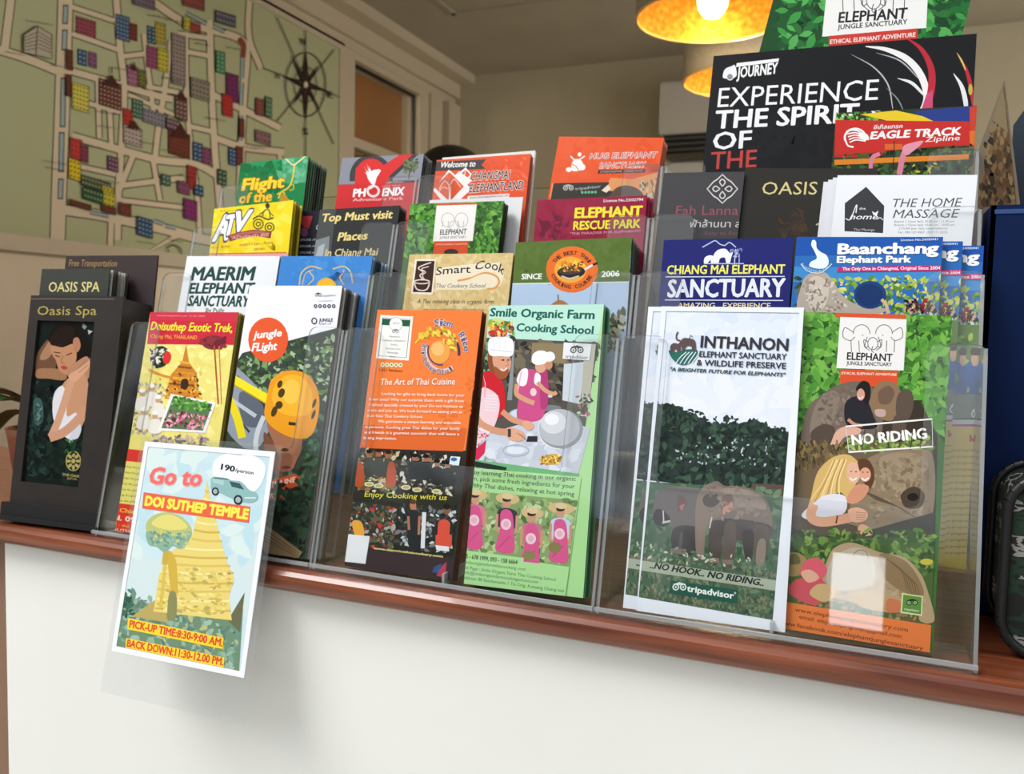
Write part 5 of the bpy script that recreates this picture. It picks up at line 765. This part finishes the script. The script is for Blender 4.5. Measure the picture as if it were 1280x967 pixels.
sheet('travel_leaflet', 'olive green leaflet with round orange frying pan badge, second row', 1, (645, 303), (790, 296), a_best, 8, .0030, '#333a2c', seed=14, edges=['#2c3028', '#5a5c54', '#3a4434'], cat='leaflet')
sheet('travel_leaflet', 'leafy green leaflet with white logo card, third row of the middle rack', 2, (513, 255), (630, 251), a_ejssmall, 4, .0026, '#24401c', seed=15, cat='leaflet')
sheet('plain_flyer', 'plain white flyer standing behind the leafy green leaflet of the middle rack', 2, (537, 250), (654, 246), None, 0, 0, '#dcdcde', dy=.024, seed=16, cat='flyer')
sheet('travel_leaflet', 'crimson leaflet with yellow two line title, third row of the middle rack', 2, (672, 250), (809, 244), a_rescue, 2, .0035, '#7a1c34', seed=17, cat='leaflet', shift=(.0022, 0), showback=True)
sheet('travel_leaflet', 'orange leaflet with black ribbon and white diamond logo, top row', 3, (546, 200), (663.5, 192), a_cel, 2, .003, '#a83c20', seed=18, cat='leaflet')
sheet('plain_flyer', 'plain white flyer rising behind the orange leaflet with black ribbon', 3, (553, 197), (669, 188), None, 1, .003, '#dedcd8', dy=.018, seed=19, cat='flyer')
sheet('travel_leaflet', 'bright orange leaflet with white outlined title and dark lower strip, top row', 3, (699, 170.5), (830, 172), a_hug, 4, .0034, '#b04824', seed=20, cat='leaflet')
sheet('travel_leaflet', 'white bordered leaflet with two elephants under dark trees, front row', 0, (827, 383), (1005, 384.5), a_inth, 1, .0028, '#e0e2ea', dy=.0045, seed=21, cat='leaflet', shift=(-.0102, .0004), showback=True, jit=0)
sheet('travel_leaflet', 'leafy leaflet with people hugging elephants and orange foot, front row rightmost', 0, (1000, 389.5), (1190, 395), a_ejs, 2, .0028, '#3c5a2c', dy=.0095, seed=23, cat='leaflet')
sheet('travel_leaflet', 'navy blue leaflet with yellow and white title, second row of the right rack', 1, (830, 300), (992, 297), a_cme, 3, .0028, '#1a1c50', seed=24, cat='leaflet')
sheet('travel_leaflet', 'bright blue leaflet with bold white title and pink strip, frontmost of three fanned', 1, (996, 296), (1179, 296), a_baan, 2, .0052, '#8a9c50', seed=25, cat='leaflet', shift=(.0128, -.0012), showback=True, backlabel='bright blue leaflet fanned out to the right behind the frontmost one')
sheet('travel_leaflet', 'grey leaflet with white lattice emblem and dusty red name, third row', 2, (830, 216), (931, 214.5), a_fah, 2, .0030, '#3c3a3c', seed=26, cat='leaflet')
sheet('travel_leaflet', 'dark brown leaflet with thin gold capitals behind the white cards', 2, (932, 210), (1096, 210.5), a_oasisflat, 3, .003, '#241f1c', dy=.0095, seed=27, cat='leaflet')
sheet('travel_leaflet', 'white leaflet with dark house logo, frontmost of four fanned to the left', 2, (1047, 219), (1222, 218.5), a_home, 3, .0012, '#dcdde4', dy=.0055, seed=28, cat='leaflet', shift=(-.0032, -.0012), jit=.0001, backlabel='white leaflet fanned out to the left behind the one with the house logo')
sheet('tour_magazine', 'large glossy black brochure with white thin capitals and red swoosh', 3, (892, 70), (1221, 42), a_exp, 1, .003, '#2a2a2c', dy=.014, seed=29, rnd=.004, height=.27)
sheet('travel_leaflet', 'red leaflet with white eagle head and blue yellow top, top row rightmost', 3, (1045, 141), (1221, 132), a_eagle, 1, .0022, '#b8382c', dy=.0075, seed=30, cat='leaflet', height=.205)
sheet('travel_poster_card', 'tall leafy green leaflet with white logo card behind the black brochure', 3, (977, -40), (1222, -34), a_big, 0, 0, '#1c4a26', dy=.022, seed=31, cat='leaflet', height=.33)

# ---------------------------------------------------------------- black display box at the left
yaw, lean = math.radians(3.43), math.radians(7.97)
u = Vector((math.cos(yaw), math.sin(yaw), 0)); bk = Vector((-math.sin(yaw), math.cos(yaw), 0)); v = (Vector((0, 0, 1))*math.cos(lean)+bk*math.sin(lean)); n_ = u.cross(v).normalized(); O = Vector((-.8189, -.0069, .002)); O = O+bk*.009
bw, bh = .1125, .2155
box = tag(empty('display_box', O), 'black card display box with framed photo of a woman, at the left end', 'display box')
box.matrix_world = Matrix(((u.x, v.x, n_.x, O.x), (u.y, v.y, n_.y, O.y), (u.z, v.z, n_.z, O.z), (0, 0, 0, 1)))
bpy.context.view_layer.update()
A = Art(O, u, v, n_, bw, bh, seed=50); (x0, y0), (x1, y1), (x2, y2), (x3, y3) = [A.m(*p) for p in ((44, 399), (116.5, 403), (99, 610), (29, 601))]
wx0, wx1, wy0_, wy1_ = (x0+x3)/2, (x1+x2)/2, (y2+y3)/2, (y0+y1)/2
t = .003; g = G()
g.box((0, 0, -t), (wx0, bh, 0)).box((wx1, 0, -t), (bw, bh, 0)).box((wx0, 0, -t), (wx1, wy0_, 0)).box((wx0, wy1_, -t), (wx1, bh, 0)); g.build('front_frame', M['black_card'], box)
g = G(); dd = .036
g.box((0, 0, -dd), (.002, bh-.002, -t)).box((bw-.002, 0, -dd), (bw, bh-.002, -t)).build('side_wall', M['black_card'], box)
G().box((.0, 0, -dd-.002), (bw+.002, bh+.047, -dd)).build('back_board', mat('dark_maroon_card', '#2e1e1e', .5), box)
G().box((-.004, -.0, -.002), (bw+.002, .0165, .0055)).box((-.005, -.0, .0), (bw+.003, .004, .009)).build('foot_ledge', M['blackp'], box)
T_ = box.matrix_world
A = Art(O, u, v, n_, bw, bh, seed=51); A.text('Oasis Spa', 46.5, 393.5, 120.5, 393.5, 11, '#b3a255', -.004); A.line([(28, 373.2), (143, 373.6)], 1.2, '#6c6460'); A.build('title_print', box)
# picture recessed in the window
po = O-n_*.0028; A = Art(po, u, v, n_, bw, bh, seed=52); A.raw([(wx0, wy0_), (wx1, wy0_), (wx1, wy1_), (wx0, wy1_)], [(0, 1, 2, 3)], '#141c1a')
A.speck([(36, 480), (66, 480), (60, 600), (33, 590)], ['#1c2c28', '#243a34', '#101816', '#182420'], 120, 3, 8, leaf=True); A.speck([(60, 545), (105, 548), (98, 605), (58, 600)], ['#16201c', '#1c2a24', '#0f1614'], 90, 3, 8); A.blob([(42, 500), (52, 500), (54, 525), (44, 530)], '#3c5450'); A.speck([(44, 505), (54, 505), (52, 530), (44, 530)], ['#5c7c78', '#2c4440'], 20, 2, 4)
A.blob([(46, 445), (56, 428), (64, 424), (72, 440), (66, 470), (50, 472), (45, 465)], '#6c4c38'); A.blob([(46, 462), (60, 460), (78, 462), (84, 468), (80, 475), (60, 473), (46, 472)], '#9c7054'); A.blob([(50, 446), (60, 428), (66, 424), (70, 432), (62, 446), (54, 450)], '#a47a5c')
A.blob([(60, 424), (70, 406), (86, 402), (102, 410), (112, 430), (112, 450), (104, 462), (92, 440), (72, 432)], '#1a1210'); A.blob([(62, 426), (74, 410), (90, 408), (92, 424), (72, 434)], '#241814')
A.blob([(64, 432), (78, 434), (92, 430), (96, 444), (92, 460), (84, 468), (74, 462), (70, 450), (66, 444)], '#b98462'); A.blob([(92, 424), (98, 422), (101, 432), (97, 440), (92, 436)], '#b07a5c'); A.blob([(84, 462), (96, 452), (110, 446), (112, 470), (100, 480), (88, 474)], '#b08064')
A.line([(69, 444), (75, 446)], 1.2, '#2c1a16'); A.line([(83, 444), (90, 441)], 1.2, '#2c1a16'); A.curve([(79, 444), (77, 452), (81, 454)], 1, '#8a5c44'); A.blob([(76, 458), (81, 457), (85, 460), (80, 462)], '#a04844'); A.line([(67, 440), (76, 441)], 1, '#2c1a16')
A.blob([(84, 474), (96, 466), (108, 470), (112, 500), (104, 530), (88, 545), (70, 520), (66, 500), (76, 484)], '#c08c6c'); A.blob([(68, 492), (78, 482), (84, 496), (84, 520), (96, 516), (100, 536), (90, 550), (72, 536), (66, 516)], '#d8d6dc'); A.blob([(98, 528), (102, 536), (96, 550), (86, 552), (90, 540)], '#c8c8d2')
A.curve([(94, 466), (88, 480), (80, 505), (72, 528), (64, 546)], 9, '#c9977a'); A.blob([(86, 470), (96, 462), (110, 452), (112, 446), (112, 458), (102, 470), (92, 478)], '#cf9c7e'); A.curve([(62, 547), (80, 540), (98, 524), (110, 508)], 11, '#c49074')
A.line([(96, 462), (108, 450)], .8, '#9c6c54'); A.line([(98, 466), (110, 456)], .8, '#9c6c54'); A.poly([(104, 404), (109, 408), (106, 412), (103, 409)], '#8a8884'); A.poly([(110, 412), (116, 414), (111, 418)], '#b8b0a8')
k = '#a89a5c'
for a in range(0, 360, 45): A.ell(92+6*math.cos(math.radians(a)), 576+8*math.sin(math.radians(a)), 3.2, 2, k, math.radians(a), 8)
A.ring(92, 576, 9, 12, 1.2, k); A.ell(92, 576, 2.5, 3, k); A.text('THE OASIS', 78, 594, 101, 597, 3, k, .03); A.text('SPA', 84, 599, 97, 600, 2.6, k); A.speck([(84, 548), (96, 548), (92, 566), (82, 566)], ['#3c6c34', '#1c3c24'], 20, 2, 4)
P = G().box((.002, .0165, -.0045), (bw-.002, bh-.003, -.0031)).build('picture_card', mat('dark_print_card', '#141c1a', .4), box)
pp = A.build('picture', box); pp.location = (0, 0, -.0028)
# title on the raised back board and the leaflets standing in the box
ob_ = O-n_*dd; A = Art(ob_, u, v, n_, bw+.002, bh+.047, seed=53); A.text('Free Transportation', 86, 332.5, 146, 333, 8, '#a8895a', .01, .1); q = A.build('board_print', box); q.location = (0, 0, -dd)
ol = O-n_*.008
def boxleaf():
    A = Art(ol, u, v, n_, .0, .0); (a, ytop) = A.m(52.5, 336); (b, _) = A.m(137.5, 336); wd = b-a; hh = ytop-.004
    o2 = ol+u*a+v*.004; body = leaf_body('spa_leaflet', wd, hh, '#46453f', .0012)
    body.matrix_world = Matrix(((u.x, v.x, n_.x, o2.x), (u.y, v.y, n_.y, o2.y), (u.z, v.z, n_.z, o2.z), (0, 0, 0, 1)))
    tag(body, 'frontmost charcoal leaflet with gold capitals inside the black display box', 'leaflet', 'charcoal leaflets in the black display box')
    A = Art(o2, u, v, n_, wd, hh, seed=5); A.full('#434440'); A.text('OASIS SPA', 60.5, 364.5, 124, 364.5, 12, '#e0d28e', .01); A.build('cover_print', body)
    ed = [mat('leaflet_edge', c, .5) for c in ('#a09e96', '#4c4a44', '#c4c2ba')]
    for i in range(1, 8):
        c = body.copy(); C.objects.link(c); c.material_slots[0].link = 'OBJECT'; c.material_slots[0].material = ed[(i*2+i//3) % 3]; c['label'] = ORD[i-1]+' charcoal leaflet behind the front one in the black display box'
        c.matrix_world = Matrix.Translation(-n_*.0032*i+u*.0003*(i % 3)-v*.0004*(i % 2)) @ body.matrix_world
boxleaf()

# ---------------------------------------------------------------- laminated sign hanging off the counter edge
sp0 = Vector((0, -.0215, .0045)); tl = hit(177, 551, sp0, NN); tr = hit(339, 564, sp0, NN); bl_ = hit(144.5, 814, sp0, NN)
u = (tr-tl); wd = u.length; u.normalize(); v = NN.cross(u).normalized(); hh = (tl-bl_).dot(v); o = tl-v*hh; o = o+u*((bl_-o).dot(u)*.5)
sg = tag(empty('laminated_sign', o), 'laminated paper sign with golden temple, hanging over the counter edge', 'sign')
sg.matrix_world = Matrix(((u.x, v.x, NN.x, o.x), (u.y, v.y, NN.y, o.y), (u.z, v.z, NN.z, o.z), (0, 0, 0, 1)))
G().box((0, 0, -.0004), (wd, hh, 0)).build('paper_sheet', M['paper'], sg)
G().box((-.006, -.034, -.0007), (wd+.006, hh+.0055, -.0005), 0).build('laminate_film', M['film'], sg)
A = Art(o, u, v, NN, wd, hh, seed=60); A.full('#ecedf4'); m_ = .0045/wd; m2 = .0045/hh; A.uv(m_, m2, 1-m_, 1-m2, '#c4dce4')
A.raw([(.0045, .045), (wd-.0045, .045), (wd-.0045, hh*.62), (.0045, hh*.62)], [(0, 1, 2, 3)], '#cfdfe0'); A.speck([(186, 560), (330, 572), (316, 700), (165, 690)], ['#bcdae4', '#c8e0e6', '#d6e6e4'], 70, 10, 22)
A.poly([(152, 742), (170, 748), (200, 760), (300, 770), (304, 760), (298, 850), (140, 812)], '#6f8c70'); A.speck([(152, 735), (200, 750), (298, 790), (294, 845), (148, 812)], ['#6c9080', '#7ca090', '#94b09a', '#5c8074', '#b8b880', '#a0baa8'], 240, 3, 7); A.speck([(150, 742), (166, 748), (166, 770), (150, 768)], ['#34584c', '#446c58'], 40, 2, 6)
A.poly([(165, 770), (205, 742), (210, 778)], '#b8a464'); A.poly([(285, 775), (306, 740), (300, 790)], '#6c6c50')
gd = '#e6d078'
A.poly([(259, 600), (262, 618), (268, 640), (274, 668), (283, 700), (293, 724), (286, 745), (290, 775), (192, 764), (196, 738), (199, 718), (214, 690), (240, 668), (248, 640), (256, 618)], gd)
for i, (y, x0, x1) in enumerate(((612, 257, 262), (622, 255, 265), (632, 252, 268), (642, 249, 271), (652, 246, 273), (662, 243, 275), (673, 240, 278), (684, 226, 281), (694, 215, 285), (704, 207, 288), (714, 201, 291), (726, 199, 292), (736, 197, 288), (748, 196, 288), (760, 194, 288))): A.curve([(x0, y), ((x0+x1)/2, y+3), (x1, y+3)], 2.4, ['#d8bc60', '#f0e4a0', '#ccb058'][i % 3])
A.speck([(205, 705), (290, 715), (286, 770), (198, 762)], ['#ecdc8c', '#dcc468', '#cdb458', '#e4d078', '#b8a860'], 150, 2, 5, ang=.1)
A.blob([(210, 690), (214, 738), (222, 740), (220, 700)], '#cfae48'); A.line([(207, 700), (201, 760)], 4, '#d8bc54'); A.line([(208, 688), (206, 705)], 7, '#c8a848'); A.blob([(211, 745), (216, 738), (221, 745), (220, 772), (210, 772)], '#8a8a5c')
A.blob([(183, 664), (184, 652), (194, 643), (210, 640), (226, 645), (238, 657), (239, 668), (232, 678), (224, 684), (214, 680), (204, 688), (196, 680), (186, 678)], '#b8c078'); A.blob([(190, 655), (200, 645), (214, 643), (228, 650), (234, 660), (210, 662)], '#e0d47c'); A.blob([(184, 664), (210, 668), (238, 664), (236, 676), (226, 686), (216, 682), (206, 690), (196, 683), (186, 680)], '#8cae98'); A.speck([(186, 664), (238, 664), (232, 684), (190, 684)], ['#6c9888', '#a8c0a0', '#c8c878'], 50, 1.6, 4)
cl = [(266, 582), (272, 572), (284, 567), (298, 569), (312, 568), (324, 573), (332, 582), (331, 594), (326, 606), (318, 614), (304, 612), (290, 612), (276, 606), (268, 596)]; A.blob(cl, '#f6f6f8')
A.text('Go to', 187, 604, 251, 607, 20, '#e8706c', .035, .1, '#f0a8a4', .06); A.text('190', 276.5, 586.5, 293, 589.5, 7, '#26303c', .06); A.text('/person', 294, 589.5, 317, 593, 4.5, '#3c4450', .03)
A.blob([(264, 604), (266, 596), (282, 597), (290, 600), (302, 602), (312, 612), (321, 616), (322, 624), (312, 628), (294, 624), (276, 616), (265, 612)], '#8fb8b8'); A.poly([(287, 601), (300, 604), (306, 612), (290, 608)], '#3c5c60'); A.poly([(266, 598), (280, 600), (280, 606), (266, 603)], '#a8ccca'); A.line([(268, 597), (286, 599)], 1.4, '#5c6c70')
for x, y, r_ in ((269.5, 614, 4.6), (298, 624.5, 5.6)): A.ell(x, y, r_, r_*1.1, '#2c3438'); A.ell(x, y, r_*.6, r_*.66, '#a8b4b4')
A.line([(306, 622), (320, 622)], 1.6, '#d8e4e4')
A.poly([(180, 615), (313, 633), (311.3, 653), (178, 635)], '#e8664a'); A.text('DOI SUTHEP TEMPLE', 181.5, 631, 309.5, 648.5, 11.5, '#f8ea54', .05, 0, '#f4c860', .06)
A.poly([(160.4, 772), (280, 797), (279, 811), (159.4, 786)], '#f2d23c'); A.text('PICK-UP TIME:8:30-9:00 AM.', 162, 783.6, 278, 807.6, 9, '#d84c34', .05); A.poly([(158.3, 797), (281, 821.5), (280, 834), (157.2, 809)], '#f2d23c'); A.text('BACK DOWN:11:30-12.00 PM.', 159, 807.6, 279, 831.4, 9, '#d84c34', .05)
A.raw([(0, 0), (wd, 0), (wd, hh), (0, hh)]+[(.0045, .0045), (wd-.0045, .0045), (wd-.0045, hh-.0045), (.0045, hh-.0045)], [(i, (i+1) % 4, (i+1) % 4+4, i+4) for i in range(4)], '#ecedf4')
A.build('sign_print', sg)

# ---------------------------------------------------------------- right end: blue box, picture board, woven bag
bb = tag(empty('blue_box', (.004, .12, 0)), 'tall navy blue card box behind the woven bag at the right end', 'box')
g = G(); bx0, bx1, by0, by1, bt = 0, .20, 0, .09, .288
g.box((0, 0, 0), (bx1, .003, bt)).box((0, by1-.003, 0), (bx1, by1, bt)).box((0, 0, 0), (.003, by1, bt)).box((bx1-.003, 0, 0), (bx1, by1, bt)).box((0, 0, 0), (bx1, by1, .003)); g.build('box_wall', M['navy'], bb)
G().box((.002, -.0006, bt-.006), (bx1-.002, 0, bt-.003)).build('rim_line', mat('worn_blue_edge', '#2a4a86', .5), bb)
a = hit(1197, 258, (0, .165, 0), (0, 1, 0)); bq = hit(1256, 98, (0, .165, 0), (0, 1, 0)); c_ = hit(1276, 258, (0, .165, 0), (0, 1, 0))
M['paper2'] = mat('brown_card_edge', '#7a6a58', .6)
pb = tag(empty('picture_card', (a.x+.02, .155, .006)), 'pointed brown landscape picture card propped in the blue box', 'card')
bpy.context.view_layer.update()
ptsP = [(.02, .006), (.06, .006), (c_.x, c_.z), (bq.x, bq.z), (a.x, a.z)]; g = G().prism(ptsP, (0, .168, 0), (1, 0, 0), (0, 0, 1), (0, -1, 0), .0015)
under(g.build('card_back', M['paper2']), pb)
A = Art((0, .1663, 0), (1, 0, 0), (0, 0, 1), (0, -1, 0), .3, .5, seed=70)
A.poly([(1203, 258), (1255, 106), (1271, 258)], '#6a5038'); A.speck([(1206, 256), (1254, 112), (1269, 256)], ['#5c4430', '#7c6446', '#46382a', '#8a7656', '#3a3226'], 160, 3, 8, ang=1.5); A.poly([(1240, 150), (1254, 110), (1260, 165)], '#8a7a5c')
pq = A.build('card_print', None); pq.matrix_world = Matrix(((1, 0, 0, 0), (0, 0, -1, .1663), (0, 1, 0, 0), (0, 0, 0, 1))); bpy.context.view_layer.update(); under(pq, pb)
a = hit(1268, 136, (0, .19, 0), (0, 1, 0))
tag(G().prism([(a.x+.004, .004), (a.x+.08, .004), (a.x+.08, a.z-.005), (a.x+.006, a.z-.002), (a.x, a.z-.012)], (0, .193, 0), (1, 0, 0), (0, 0, 1), (0, -1, 0), .003).build('navy_folder', mat('dark_slate_card', '#26313f', .5)), 'dark slate blue folder standing in the blue box beside the picture card', 'folder')
# woven bag
def weave():
    mt = mat('camouflage_weave', '#23402c', .8); nt = mt.node_tree; b = nt.nodes['Principled BSDF']; t = N(nt, 'ShaderNodeTexCoord')
    mp_ = N(nt, 'ShaderNodeMapping'); mp_.inputs['Scale'].default_value = (16, 16, 62); mp_.inputs['Location'].default_value = (.3, 0, .9); nt.links.new(t.outputs['Object'], mp_.inputs[0])
    n = N(nt, 'ShaderNodeTexNoise'); n.inputs['Scale'].default_value = 1.6; n.inputs['Detail'].default_value = 3; nt.links.new(mp_.outputs[0], n.inputs['Vector'])
    r = N(nt, 'ShaderNodeValToRGB'); r.color_ramp.interpolation = 'CONSTANT'; cr = r.color_ramp
    cr.elements[0].position = 0; cr.elements[0].color = hexc('#111411'); cr.elements[1].position = .45; cr.elements[1].color = hexc('#16301f')
    for p_, c in ((.53, '#121211'), (.57, '#8c8e88'), (.61, '#2a1a1b'), (.68, '#16301f')): e = cr.elements.new(p_); e.color = hexc(c)
    nt.links.new(n.outputs[0], r.inputs[0]); nt.links.new(r.outputs[0], b.inputs['Base Color'])
    ck = N(nt, 'ShaderNodeTexChecker'); ck.inputs['Scale'].default_value = 700; nt.links.new(t.outputs['Object'], ck.inputs['Vector']); bp = N(nt, 'ShaderNodeBump'); bp.inputs['Strength'].default_value = .6; bp.inputs['Distance'].default_value = .001; nt.links.new(ck.outputs['Fac'], bp.inputs['Height']); nt.links.new(bp.outputs[0], b.inputs['Normal']); return mt
bag = tag(empty('woven_bag', (.012, .035, 0)), 'black rimmed woven bag in green and white camouflage at the right edge', 'bag')
def rrect(x0, x1, z0, z1, r): return rcorner(x1-r, z1-r, r, 0, 90, 6)+rcorner(x0+r, z1-r, r, 90, 180, 6)+rcorner(x0+r, z0+r, r, 180, 270, 6)+rcorner(x1-r, z0+r, r, 270, 360, 6)
G().prism(rrect(.004, .17, .004, .112, .02), (0, .004, 0), (1, 0, 0), (0, 0, 1), (0, 1, 0), .062).build('bag_body', weave(), bag)
for nm, yy in (('front_piping', 0), ('rear_piping', .062)):
    g = G(); P = rrect(.002, .172, .003, .114, .022)
    for i in range(len(P)): p, q = P[i], P[(i+1) % len(P)]; g.tube((p[0], yy+.003, p[1]), (q[0], yy+.003, q[1]), .0032, n=8, cap=False)
    g.build('piping', M['blackp'], bag, True)
G().box((.02, .028, .112), (.026, .036, .118)).build('zip_pull', mat('silver_metal', '#c8c8cc', .25, metal=1), bag)
# ---------------------------------------------------------------- plant at far left
pl = tag(empty('potted_plant', (-.93, .13, 0)), 'green leafy plant in a pot behind the black display box', 'plant')
G().lathe([(.0, 0), (.028, 0), (.036, .06), (.038, .07), (.034, .07), (.03, .062), (0, .062)], (0, 0, 0), 24).build('pot', M['terracotta'], pl, True)
for i in range(9):
    a = i*2.4; ln = .07+.02*(i % 3); el = .25+.12*(i % 4); g = G(); d = Vector((math.cos(a), math.sin(a), 0)); sd = Vector((-math.sin(a), math.cos(a), 0)); vs = []; K = 8
    for j in range(K+1):
        t_ = j/K; p = d*ln*t_+Vector((0, 0, .06+ln*el*2*t_-ln*1.1*t_*t_+.02)); w2 = .016*math.sin(math.pi*t_**.8); vs += [p-sd*w2+Vector((0, 0, w2*.4)), p, p+sd*w2+Vector((0, 0, w2*.4))]
    fs = [(3*j+q_, 3*j+q_+1, 3*j+q_+4, 3*j+q_+3) for j in range(K) for q_ in (0, 1)]; g.add(vs, fs); g.tube((0, 0, .055), (0, 0, .082), .0012); g.build('leaf', M['leaf'], pl, True)
# ---------------------------------------------------------------- pendant lamps, air conditioner, person
def lamp(c, R_, hgt, label, power):
    t = tag(empty('pendant_lamp', c), label, 'lamp')
    G().lathe([(R_, 0), (R_, hgt)], (0, 0, 0), 64).build('shade_outer', M['fabric'], t, True)
    G().lathe([(R_-.004, .002), (R_-.004, hgt)], (0, 0, 0), 64).build('shade_lining', M['gold'], t, True)
    G().lathe([(R_-.005, 0), (R_+.001, 0), (R_+.001, .006), (R_-.005, .006), (R_-.005, 0)], (0, 0, 0), 64).build('rim', M['goldrim'], t, True)
    G().lathe([(.0, hgt-.004), (R_, hgt-.004), (R_, hgt), (0, hgt)], (0, 0, 0), 48).build('shade_top', M['fabric'], t)
    G().tube((0, 0, hgt), (0, 0, ZC-c[2]), .004).build('cord', M['blackp'], t)
    G().tube((0, 0, .12), (0, 0, hgt), .018).build('socket', M['blackp'], t)
    G().lathe([(0, .0), (.02, .005), (.034, .025), (.037, .043), (.03, .07), (.018, .115), (0, .13)], (0, 0, 0), 20).build('bulb', M['bulb'], t, True)
    l = bpy.data.lights.new('bulb_light', 'POINT'); l.energy = power; l.color = (1, .8, .5); l.shadow_soft_size = .05; o = bpy.data.objects.new('bulb_light', l); C.objects.link(o); o.parent = t; o.location = (0, 0, -.06)
lamp((-.459, 1.6, .955), .185, .26, 'larger pendant drum lamp with golden lining, glowing bulb in view', 5)
lamp((-.445, 2.1, .935), .182, .26, 'smaller looking pendant drum lamp hanging farther back, behind the first', 5)
ac = tag(empty('air_conditioner', (-1.02, WY, 1.05)), 'grey white wall air conditioner high on the back wall', 'air conditioner')
a = hit(827, 103, (0, 3.36, 0), (0, 1, 0)); b = hit(827, 168, (0, 3.36, 0), (0, 1, 0))
ax = a.x-(-1.02); z1 = a.z-1.05; z0 = b.z-1.05
G().box((ax, -.229, z0), (ax+.80, 0, z1)).build('casing', M['acunit'], ac); G().box((ax-.004, -.235, z0+.006), (ax+.804, -.229, z1-.01)).build('front_cover', M['acunit'], ac)
G().box((ax+.01, -.20, z0-.085), (ax+.79, 0, z0)).build('outlet', M['blackp'], ac)
for i in range(3): G().box((ax+.02, -.215, z0-.022-i*.025), (ax+.78, -.2, z0-.014-i*.025)).build('louvre', mat('dark_grey_plastic', '#4c4a46', .5), ac)

def person():
    px, py = -1.01, 1.32; top = .625; hz = top-.115
    t = tag(empty('person', (px, py, ZF)), 'person with black hair standing behind the counter, only the crown visible', 'person')
    t.rotation_euler = (0, 0, math.pi-.3)
    J = [((0, 0, .93), .13), ((0, 0, 1.08), .125), ((0, 0, 1.26), .15), ((0, 0, 1.37), .11), ((0, 0, 1.44), .052), ((0, -.01, 1.50), .055)]
    V = [j[0] for j in J]; R_ = [j[1] for j in J]; E = [(i, i+1) for i in range(5)]
    def chain(root, pts):
        p = root
        for c, r in pts: V.append(c); R_.append(r); E.append((p, len(V)-1)); p = len(V)-1
    for s_ in (-1, 1):
        chain(3, [((s_*.15, 0, 1.36), .062), ((s_*.20, .01, 1.24), .048), ((s_*.22, 0, 1.08), .04), ((s_*.2, -.13, .98), .034), ((s_*.17, -.22, .98), .025)])
        chain(0, [((s_*.09, 0, .86), .09), ((s_*.1, 0, .50), .058), ((s_*.1, .01, .12), .038), ((s_*.1, -.02, .04), .036), ((s_*.1, -.13, .03), .03)])
    me = bpy.data.meshes.new('body'); me.from_pydata(V, E, []); o = bpy.data.objects.new('body', me); C.objects.link(o); o.parent = t; me.materials.append(M['shirt'])
    md = o.modifiers.new('s', 'SKIN'); 
    for i, r in enumerate(R_): me.skin_vertices[0].data[i].radius = (r, r)
    me.skin_vertices[0].data[0].use_root = True; o.modifiers.new('ss', 'SUBSURF').levels = 2
    def ellip(name, c, r, mt, n=20, k=14, f=None):
        vs = []; fs = []
        for i in range(k+1):
            th = math.pi*i/k
            for j in range(n):
                ph = 2*math.pi*j/n; p = Vector((math.sin(th)*math.cos(ph)*r[0], math.sin(th)*math.sin(ph)*r[1], math.cos(th)*r[2]))
                if f: p = f(p)
                vs.append(p+Vector(c))
        fs = [(i*n+j, i*n+(j+1) % n, (i+1)*n+(j+1) % n, (i+1)*n+j) for i in range(k) for j in range(n)]
        return mk(name, vs, fs, mt, t, smooth=True)
    hc = (0, -.01, 1.555)
    def shape(p):
        q = p.copy()
        if q.z < 0: q.x *= 1+q.z*2.2
        if q.y < -.06 and abs(q.x) < .018 and -.04 < q.z < .01: q.y -= .014
        return q
    ellip('head', hc, (.074, .09, .112), M['skin'], 28, 22, shape)
    for s_ in (-1, 1): ellip('ear', (s_*.074, 0, 1.55), (.009, .018, .03), M['skin'], 8, 8); ellip('eye', (s_*.03, -.09, 1.56), (.012, .009, .007), M['paper'], 10, 8)
    ellip('mouth', (0, -.086, 1.50), (.024, .008, .006), mat('lips', '#9a5048', .5), 10, 6)
    ellip('hair', (0, .012, 1.59), (.086, .098, .085), M['hair'], 26, 14)
    for s_ in (-1, 1):
        vs = [(s_*.17, -.22, .98), (s_*.165, -.28, .975)]; ellip('hand', (s_*.166, -.26, .978), (.036, .045, .014), M['skin'], 12, 8)
        for f_ in range(4): g = G(); x = s_*.166+(f_-1.5)*.017; g.tube((x, -.29, .978), (x+(f_-1.5)*.004, -.35+abs(f_-1.5)*.008, .968), .008, .006, 8); g.build('finger', M['skin'], t, True)
        g = G(); g.tube((s_*.166-s_*.03, -.25, .976), (s_*.166-s_*.055, -.29, .97), .0095, .007, 8); g.build('thumb', M['skin'], t, True)
person()
